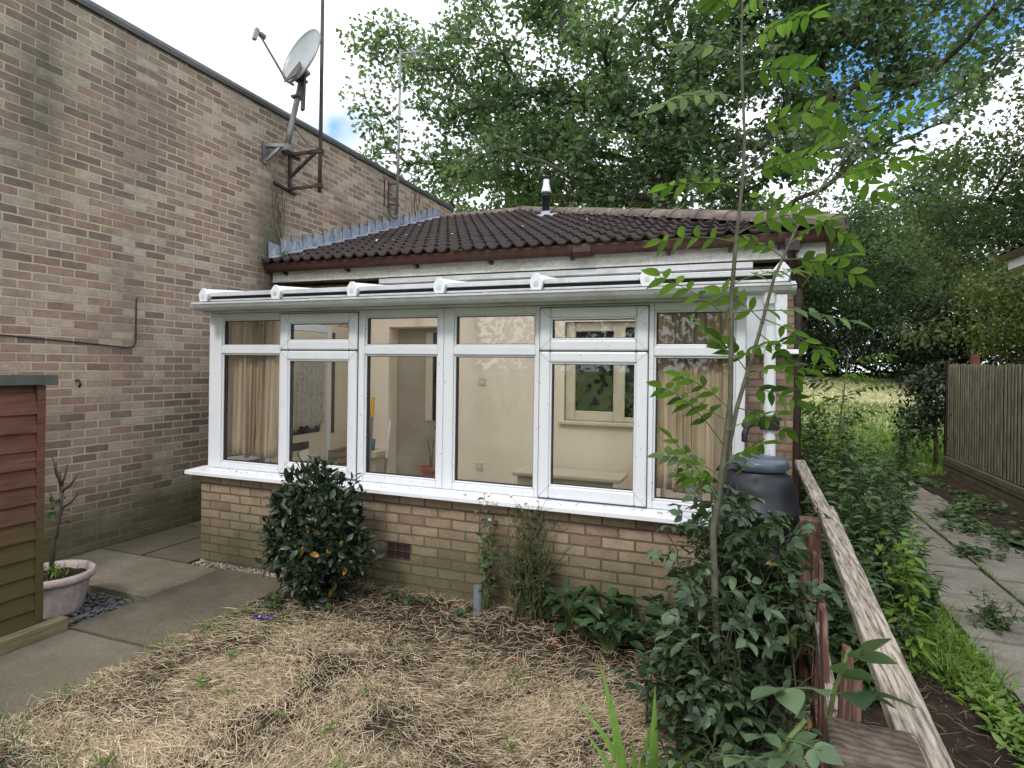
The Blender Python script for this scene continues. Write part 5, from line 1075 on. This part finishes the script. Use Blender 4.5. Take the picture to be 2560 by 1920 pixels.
# tangled dark roses round the foot of the sapling
def rose(name, c, n, H, spread, label, seed, leaves, size, aim=(0, 0)):
    r = random.Random(seed); rg = np.random.default_rng(seed); root = thing(name, label, 'rose bush', c, 'dark roses along the rotten fence'); mb = MB(); acc = []
    for i in range(n):
        a = r.uniform(0, 6.28); s = spread*r.uniform(.25, 1); h = H*r.uniform(.5, 1.05); p = Vector(c)+Vector((r.gauss(0, .07), r.gauss(0, .09), -.03)); m = 8; pts = [p.copy()]
        dv = Vector((math.cos(a)*s+aim[0], math.sin(a)*s*1.1+aim[1], 0))
        for k in range(1, m+1):
            q = k/m; pts.append(p+Vector((0, 0, h*(q-.28*q*q*q)))+dv*q**1.5+Vector((r.gauss(0, .012), r.gauss(0, .012), 0)))
        mb.tube(pts, [.0062*(1-.65*k/m) for k in range(m+1)], 5)
        for _ in range(leaves):
            q = r.uniform(.12, 1)*m; k = min(m-1, int(q)); b_ = pts[k].lerp(pts[k+1], q-k); aa = r.uniform(0, 6.28); L = r.uniform(.10, .17)
            pinnate(mb, acc, b_, b_+Vector((math.cos(aa)*L, math.sin(aa)*L, r.uniform(-.05, .07))), r.choice((2, 2, 3)), size, r, sag=.1, rr=.0014)
    mb.build('stems', m_darkstem, root, smooth=True, fix=False); link('leaves', acc_mesh('leaves', acc, .58, rg), m_rose, root); return root
rose('rose_bush', (-.02, 2.72, 0), 36, 1.18, .34, 'dense dark green rose bush round the foot of the ash sapling', 101, 8, .062)
rose('rose_bush', (.04, 3.12, 0), 40, 1.62, .30, 'tall dark rose in front of the water butt', 102, 9, .062)
rose('rose_bush', (-.10, 3.30, 0), 16, 1.70, .22, 'thin upright dark rose shoots reaching up in front of the water butt lid', 106, 9, .058)
rose('rose_bush', (.02, 2.25, 0), 20, .62, .30, 'lower rose bush against the broken pickets of the rotten fence', 103, 8, .058)
rose('rose_bush', (-.20, 2.95, 0), 16, .78, .28, 'outer rose bush leaning over the dead grass beside the broad leaved plants', 104, 9, .056)
# near rose shoots by the post
t = thing('rose_shoot', 'pale rose shoots with large leaves beside the cracked fence post', 'rose shoot', (.12, 1.15, 0), 'dark roses along the rotten fence')
mb = MB(); acc = []; r = random.Random(8)
A = [sp(1790, 1560, 1.28), sp(1800, 1500, 1.28), sp(1835, 1400, 1.27)]; mb.tube([Vector((.16, 1.12, 0)), Vector((.18, 1.14, .6))]+A, [.007, .006, .0055, .005, .0035], 7)
Bp = [sp(1640, 1700, 1.15), sp(1700, 1600, 1.16), sp(1740, 1555, 1.17)]; mb.tube([Vector((.10, 1.05, 0))]+Bp, [.006, .0058, .0055, .005], 7)
for a, b_, n, s in ((A[1], sp(1690, 1490, 1.22), 2, .085), (A[1], sp(1880, 1500, 1.22), 1, .085), (A[1]+Vector((0, 0, .02)), sp(1860, 1418, 1.25), 2, .075), (Bp[1], sp(1650, 1590, 1.12), 2, .055), (Bp[0]+Vector((0, 0, .05)), sp(1600, 1640, 1.1), 2, .06), (Bp[1], sp(1765, 1620, 1.1), 2, .05), (sp(1770, 1600, 1.2), sp(1690, 1640, 1.1), 2, .05)):
    pinnate(mb, acc, a, b_, n, s, r, sag=.1, rr=.002)
mb.build('stems', m_greentwig, t, smooth=True, fix=False); link('leaves', acc_mesh('leaves', acc, .62, np.random.default_rng(3), LEAFX, shift=.3), m_rose, t)
# iris blades
def blade_fan(name, c, n, H, w, label, seed, lean=.35, tips=None):
    r = random.Random(seed); mb = MB()
    for i in range(n):
        a = r.uniform(-1, 1); h = H*r.uniform(.7, 1.1); dv = Vector((a*lean, r.uniform(-.2, .2)*lean, 0)); vs = []; m = 10; ww = w*r.uniform(.8, 1.1); p = Vector(c)+Vector((r.gauss(0, .025), r.gauss(0, .025), -.02))
        if tips and i < len(tips): dv = Vector(tips[i]); h = H*tips[i][2] if len(tips[i]) > 2 else h; dv.z = 0
        for k in range(m+1):
            q = k/m; b_ = p+Vector((0, 0, h*q-(dv.length**2)*.9*q**3))+dv*q**1.8; wd = ww*(1-q**2.2)*.5+.0006
            sd = Vector((.85, .5, 0))*wd; vs += [b_-sd, b_+Vector((.5, -.85, 0))*wd*.25, b_+sd]
        mb.add(vs, [(k*3+j, k*3+j+1, k*3+4+j, k*3+3+j) for k in range(m) for j in range(2)])
    o = mb.build(name, m_iris, None, origin=c, smooth=True, fix=False); return tag(o, label, 'plant')
m_iris = varied('sword leaf', [(.3, (.075, .15, .022)), (.7, (.15, .27, .05))], 3, .45, bs=.1, stretch=(30, 30, 2))
blade_fan('iris_leaves', (-.32, 2.20, 0), 9, .60, .050, 'clump of bright green sword shaped leaves rising from the dead grass', 12, .3, tips=[(-.30, .0, 1.0), (-.13, .05, 1.12), (.0, .04, .98), (-.03, -.02, .70), (.09, .02, .62), (-.2, .03, .7), (.14, 0, .45)])
# tall weeds between the rotten fence and the path
spots = [(.68, 4.55, 1.05), (.88, 4.9, 1.2), (.68, 5.3, 1.15), (1.05, 5.3, 1.0), (.86, 5.8, 1.32), (1.15, 5.9, .98), (.72, 6.2, 1.50), (1.12, 6.5, 1.22), (.85, 7.0, 1.40), (1.36, 7.0, .95), (.60, 4.1, .9), (.92, 4.3, .75), (1.4, 7.7, .9), (1.55, 8.3, .65), (.75, 7.7, 1.2), (1.1, 4.75, .7), (.62, 3.6, .65)]
wl_ = ['bushy tall weed beside the far end of the rotten rail', 'tall leafy weed between the rail and the path', 'high weed near the bungalow corner', 'leafy weed overhanging the path edge']
for i, (x, y, h) in enumerate(spots):
    stems_plant('tall_weed', (x, y, 0), 17, h, .24, 'tall small leaved green weed in the thicket between rail fence and path', 'weed', 200+i, m_darkstem, m_weed, 50, .074, .42, .0045, .06, 'thicket of tall weeds', bend=.25, branch=1)
stems_plant('pale_weed', (.92, 3.95, 0), 7, .95, .14, 'pale yellowish green nettle like weed at the front of the thicket', 'weed', 260, m_greentwig, m_bright, 34, .085, .42, .005, .1, 'thicket of tall weeds', branch=0)
stems_plant('low_sprig', (1.62, 5.0, 0), 9, .34, .34, 'low leafy sprig sprawling out over the paving slabs', 'weed', 261, m_greentwig, m_weed, 26, .05, .42, .004, .1, bend=.5)
t = thing('elder_shoot', 'bright feathery leaved shoot standing up behind the thicket of weeds', 'sapling', (1.0, 7.4, 0)); mb = MB(); acc = []; r = random.Random(15); mb.tube([(1.0, 7.4, 0), (1.02, 7.4, 1.1), (1.1, 7.4, 1.9)], [.014, .011, .005], 6)
for i in range(15):
    z = .9+i*.068; a = i*2.4; L = r.uniform(.30, .46); p = Vector((1.02+.08*(z-1), 7.4, z)); pinnate(mb, acc, p, p+Vector((math.cos(a)*L, math.sin(a)*L, r.uniform(.02, .16))), 5, .11, r, sag=.2)
mb.build('stems', m_greentwig, t, smooth=True, fix=False); link('leaves', acc_mesh('leaves', acc, .38, np.random.default_rng(6), shift=.2), m_ash, t)
stems_plant('flashing_weed', (-5.36, 6.02, 3.03), 8, .22, .10, 'green weed growing out of the lead flashing at the roof corner', 'weed', 270, m_greentwig, m_bright, 8, .05, .4, .002, .2, branch=0)

for i, (x, y, h) in enumerate(((.98, 6.6, 1.62), (.80, 7.2, 1.72), (1.62, 7.4, 1.50), (1.70, 7.8, 1.3))):
    stems_plant('tall_spire_weed', (x, y, 0), 6, h, .10, 'slim upright weed rising above the thicket against the pale grass', 'weed', 280+i, m_darkstem, m_weed, 60, .070, .40, .0045, .1, 'slim weeds above the thicket', bend=.1, branch=0)
# hedge added out of view behind the viewer to darken the pane reflections
cl_ = fill(150, [(-4, -12, 2.5, 9, 1.6, 3.6, 1), (6, -12, 3, 8, 1.6, 4, 1)], 95)
hg = leaf_mesh('added_rear_hedge', np.repeat(np.array(cl_), 60, 0)+RG.normal(size=(len(cl_)*60, 3))*.8, rnd_unit(len(cl_)*60), rnd_unit(len(cl_)*60), np.full(len(cl_)*60, .34), np.full(len(cl_)*60, .2), LEAF4, RG.random(len(cl_)*60))
tag(link('added_rear_hedge', hg, m_hedge, None, origin=(0, -12, 0)), 'unseen dark hedge added behind the viewer to darken reflections in the conservatory glass', 'hedge', kind='stuff')
# ground cover nobody could count
def cover(name, mat, n, place, size, asp, label, seed, upr=.35, tm=LEAF11, kind='stuff', cat='weeds', ls=.5):
    rg = np.random.default_rng(seed); C = place(rg, n); n = len(C); a = rg.uniform(0, 6.28, n); D = np.stack([np.cos(a), np.sin(a), rg.uniform(upr*.2, upr*1.8, n)], 1); N = rg.normal(size=(n, 3))*.3+np.array((0, 0, 1)); L = size*rg.uniform(ls, 1.3, n)
    return tag(link(name, leaf_mesh(name, C, D, N, L, L*asp, tm, np.clip(rg.normal(.45, .27, n), 0, .92)), mat), label, cat, kind=kind)
def clusters(centres, sd, z=.01):
    def f(rg, n):
        c = np.array(centres); k = rg.integers(0, len(c), n); q = c[k][:, :2]+rg.normal(size=(n, 2))*sd*c[k][:, 2:3]; return np.stack([q[:, 0], q[:, 1], z+rg.random(n)*.05], 1)
    return f
r = random.Random(40); cs = [(1.22+r.gauss(0, .05), y, r.uniform(.5, 1)) for y in np.arange(2.2, 4.6, .14)]
cover('edge_weeds', m_bright, 1700, clusters(cs, .07), .062, .42, 'bright green weeds along the left edge of the paving slabs', 41, .5)
cs = [(2.72+r.gauss(0, .22), y, r.uniform(.5, 1.2)) for y in np.arange(5.6, 11.8, .30)]+[(2.1, 6.9, .6), (2.3, 7.9, .8), (2.5, 8.4, 1.), (2.05, 9.6, .8)]
cover('path_weeds', m_weed, 2000, clusters(cs, .13), .085, .50, 'flat leaved weeds spreading over the right side of the path', 42, .3)
def strips(rg, n):
    x = rg.uniform(1.05, 1.38, n); y = rg.uniform(3.9, 6.6, n); k = rg.random(n) < .6; x[k] = rg.uniform(.5, 1.25, k.sum()); return np.stack([x, y, np.full(n, .0)], 1)
cover('green_grass', m_bright, 5200, strips, .16, .035, 'tufts of long bright green grass between the thicket and the path', 43, 1.3, BL, cat='grass')
cover('joint_grass', m_bright, 1500, lambda rg, n: np.stack([2.025+rg.normal(size=n)*.015, rg.uniform(3, 11.5, n), np.zeros(n)], 1)[rg.random(n) < .6], .05, .08, 'short grass in the joints of the path', 44, 1.0, BL, cat='grass')
def farp(rg, n):
    x = rg.uniform(-.5, 7, n); y = 12.0+rg.random(n)**1.3*7.5; return np.stack([x, y, np.array([hgt(a, b_) for a, b_ in zip(x, y)])], 1)
cover('far_green_grass', m_bright, 26000, farp, .17, .10, 'longer green grass where the lawn begins beyond the path', 45, 1.2, BL, cat='grass')
cover('far_dry_grass', m_paleg, 26000, lambda rg, n: (lambda x, y: np.stack([x, y, np.array([hgt(a, b_)+.01 for a, b_ in zip(x, y)])], 1))(rg.uniform(-2, 9, n), rg.uniform(16.5, 25, n)), .20, .10, 'dry mown grass on the sunny slope beyond the fence', 46, .35, BL, cat='grass')
# mown straw lying over the little lawn
rg = np.random.default_rng(99); n = 300000
x = rg.uniform(-3.28, .34, n); y = rg.uniform(.75, 3.93, n)
f1 = np.array([mnoise.noise(Vector((a*1.1, b_*1.1, 5))) for a, b_ in zip(x[::1], y[::1])]); f2 = np.array([mnoise.noise(Vector((a*2.6, b_*2.6, 9))) for a, b_ in zip(x, y)])
edge = np.clip((3.52-y)/.55, 0, 1)*np.clip((x+3.30)/.10, 0, 1); edge = edge*np.clip(1.15-np.clip((y-2.2)/1.6, 0, 1)*.55, 0, 1)
dens = np.clip((.60+f1*.45+f2*.85)*edge*(1.0+.25*(y < 2.3)), 0.10*edge+.012, 1); keep = rg.random(n) < dens*.74
x, y, f1, f2 = x[keep], y[keep], f1[keep], f2[keep]; n = len(x)
ang = np.array([2.4*mnoise.noise(Vector((a*.8, b_*.8, 21)))+.35*math.sin(a*2) for a, b_ in zip(x, y)])+rg.normal(size=n)*.75+np.where(rg.random(n) < .5, math.pi, 0)
L = rg.uniform(.03, .12, n); el = np.abs(rg.normal(size=n))*.12+.01; el = np.where(rg.random(n) < .03, rg.uniform(.4, 1.2, n), el)
z0 = np.array([soilz(a, b_) for a, b_ in zip(x, y)])+rg.random(n)*.014
D = np.stack([np.cos(ang)*np.cos(el), np.sin(ang)*np.cos(el), np.sin(el)-.06], 1); N = rg.normal(size=(n, 3))*.5+np.array((0, 0, 1))
tint = np.clip(np.where(rg.random(n) < .42, .82, .36)+.22*f1+.15*rg.normal(size=n)-.14*np.clip((y-2.4), 0, 1), 0, .93); gk = rg.random(n) < np.clip(.015+.45*np.clip(-x-2.55, 0, 1)*(f1 > -.1)+.05*(y > 3.1)+.12*np.clip(f2-.25, 0, 1), 0, 1); tint[gk] = 1.
tag(link('dry_grass', leaf_mesh('dry_grass', np.stack([x, y, z0], 1), D, N, L, rg.uniform(.0014, .0027, n), BL, tint), m_straw), 'flattened straw coloured dead grass covering the small garden', 'grass', kind='stuff')
cs = [(r.uniform(-3.2, -2.2), r.uniform(.9, 1.75), r.uniform(.6, 2.2)) for _ in range(26)]
cover('green_tufts', m_weed, 1900, clusters(cs, .06), .085, .045, 'tufts of grass still green at the near left corner of the dead lawn', 54, .8, BL, cat='grass')
cs = [(r.uniform(-3.1, 0), r.uniform(1.0, 3.3), r.uniform(.3, .8)) for _ in range(30)]
cover('lawn_weeds', m_bright, 330, clusters(cs, .035), .05, .22, 'scattered small green weeds coming up through the dead grass', 55, .7, cat='weeds')
cs = [(-3.22+r.gauss(0, .03), r.uniform(.9, 3.4), r.uniform(.3, 1.6)) for _ in range(16)]
cover('lawn_edge_grass', m_bright, 420, clusters(cs, .06), .06, .05, 'green grass left along the edge of the paving', 47, 1.1, BL, cat='grass')
def litp(rg, n):
    x = rg.uniform(-3.2, .2, n); y = 3.93-rg.random(n)**1.6*.75; return np.stack([x, y, .03+rg.random(n)*.015], 1)
cover('sill_debris', m_soil, 120, lambda rg, n: np.stack([rg.uniform(-4.4, 0, n), rg.uniform(3.93, 4.03, n), np.full(n, .801)], 1), .016, .5, 'specks of dirt and dead leaf lying on the white sill', 53, .05, cat='debris')
cover('leaf_litter', m_litter, 130, litp, .06, .45, 'fallen brown leaves on the soil under the shrubs', 48, .12, cat='leaf litter')
cover('twig_litter', m_straw, 4200, litp, .10, .024, 'loose stalks and twigs on the dark soil by the wall', 49, .12, BL, cat='leaf litter')
cover('soil_litter', m_stalk, 1300, lambda rg, n: np.stack([rg.uniform(.5, 1.32, n), rg.uniform(1.5, 4.6, n), .03+rg.random(n)*.01], 1), .07, .045, 'dead stalks on the bare soil beside the path', 50, .15, BL, cat='leaf litter')

def roofp(rg, n):
    x = -5.2+rg.random(n)**1.2*4.6; y = EY+.1+rg.random(n)*3.6; k = x < .5-(y-EY); x, y = x[k], y[k]
    return np.stack([x, y, roofz(y)+.045], 1)
cover('roof_litter', m_petal, 46, roofp, .045, .5, 'pale scraps of leaf and lichen scattered over the brown roof tiles', 51, TP, cat='leaf litter')
def mossp(rg, n):
    y = EY+rg.random(n)*2.6; x = -5.40+np.abs(rg.normal(size=n))*.22; return np.stack([x, y, roofz(y)+.03], 1)
cover('roof_moss', m_weed, 700, mossp, .022, .6, 'moss along the tiles below the lead flashing', 52, .6, cat='moss')
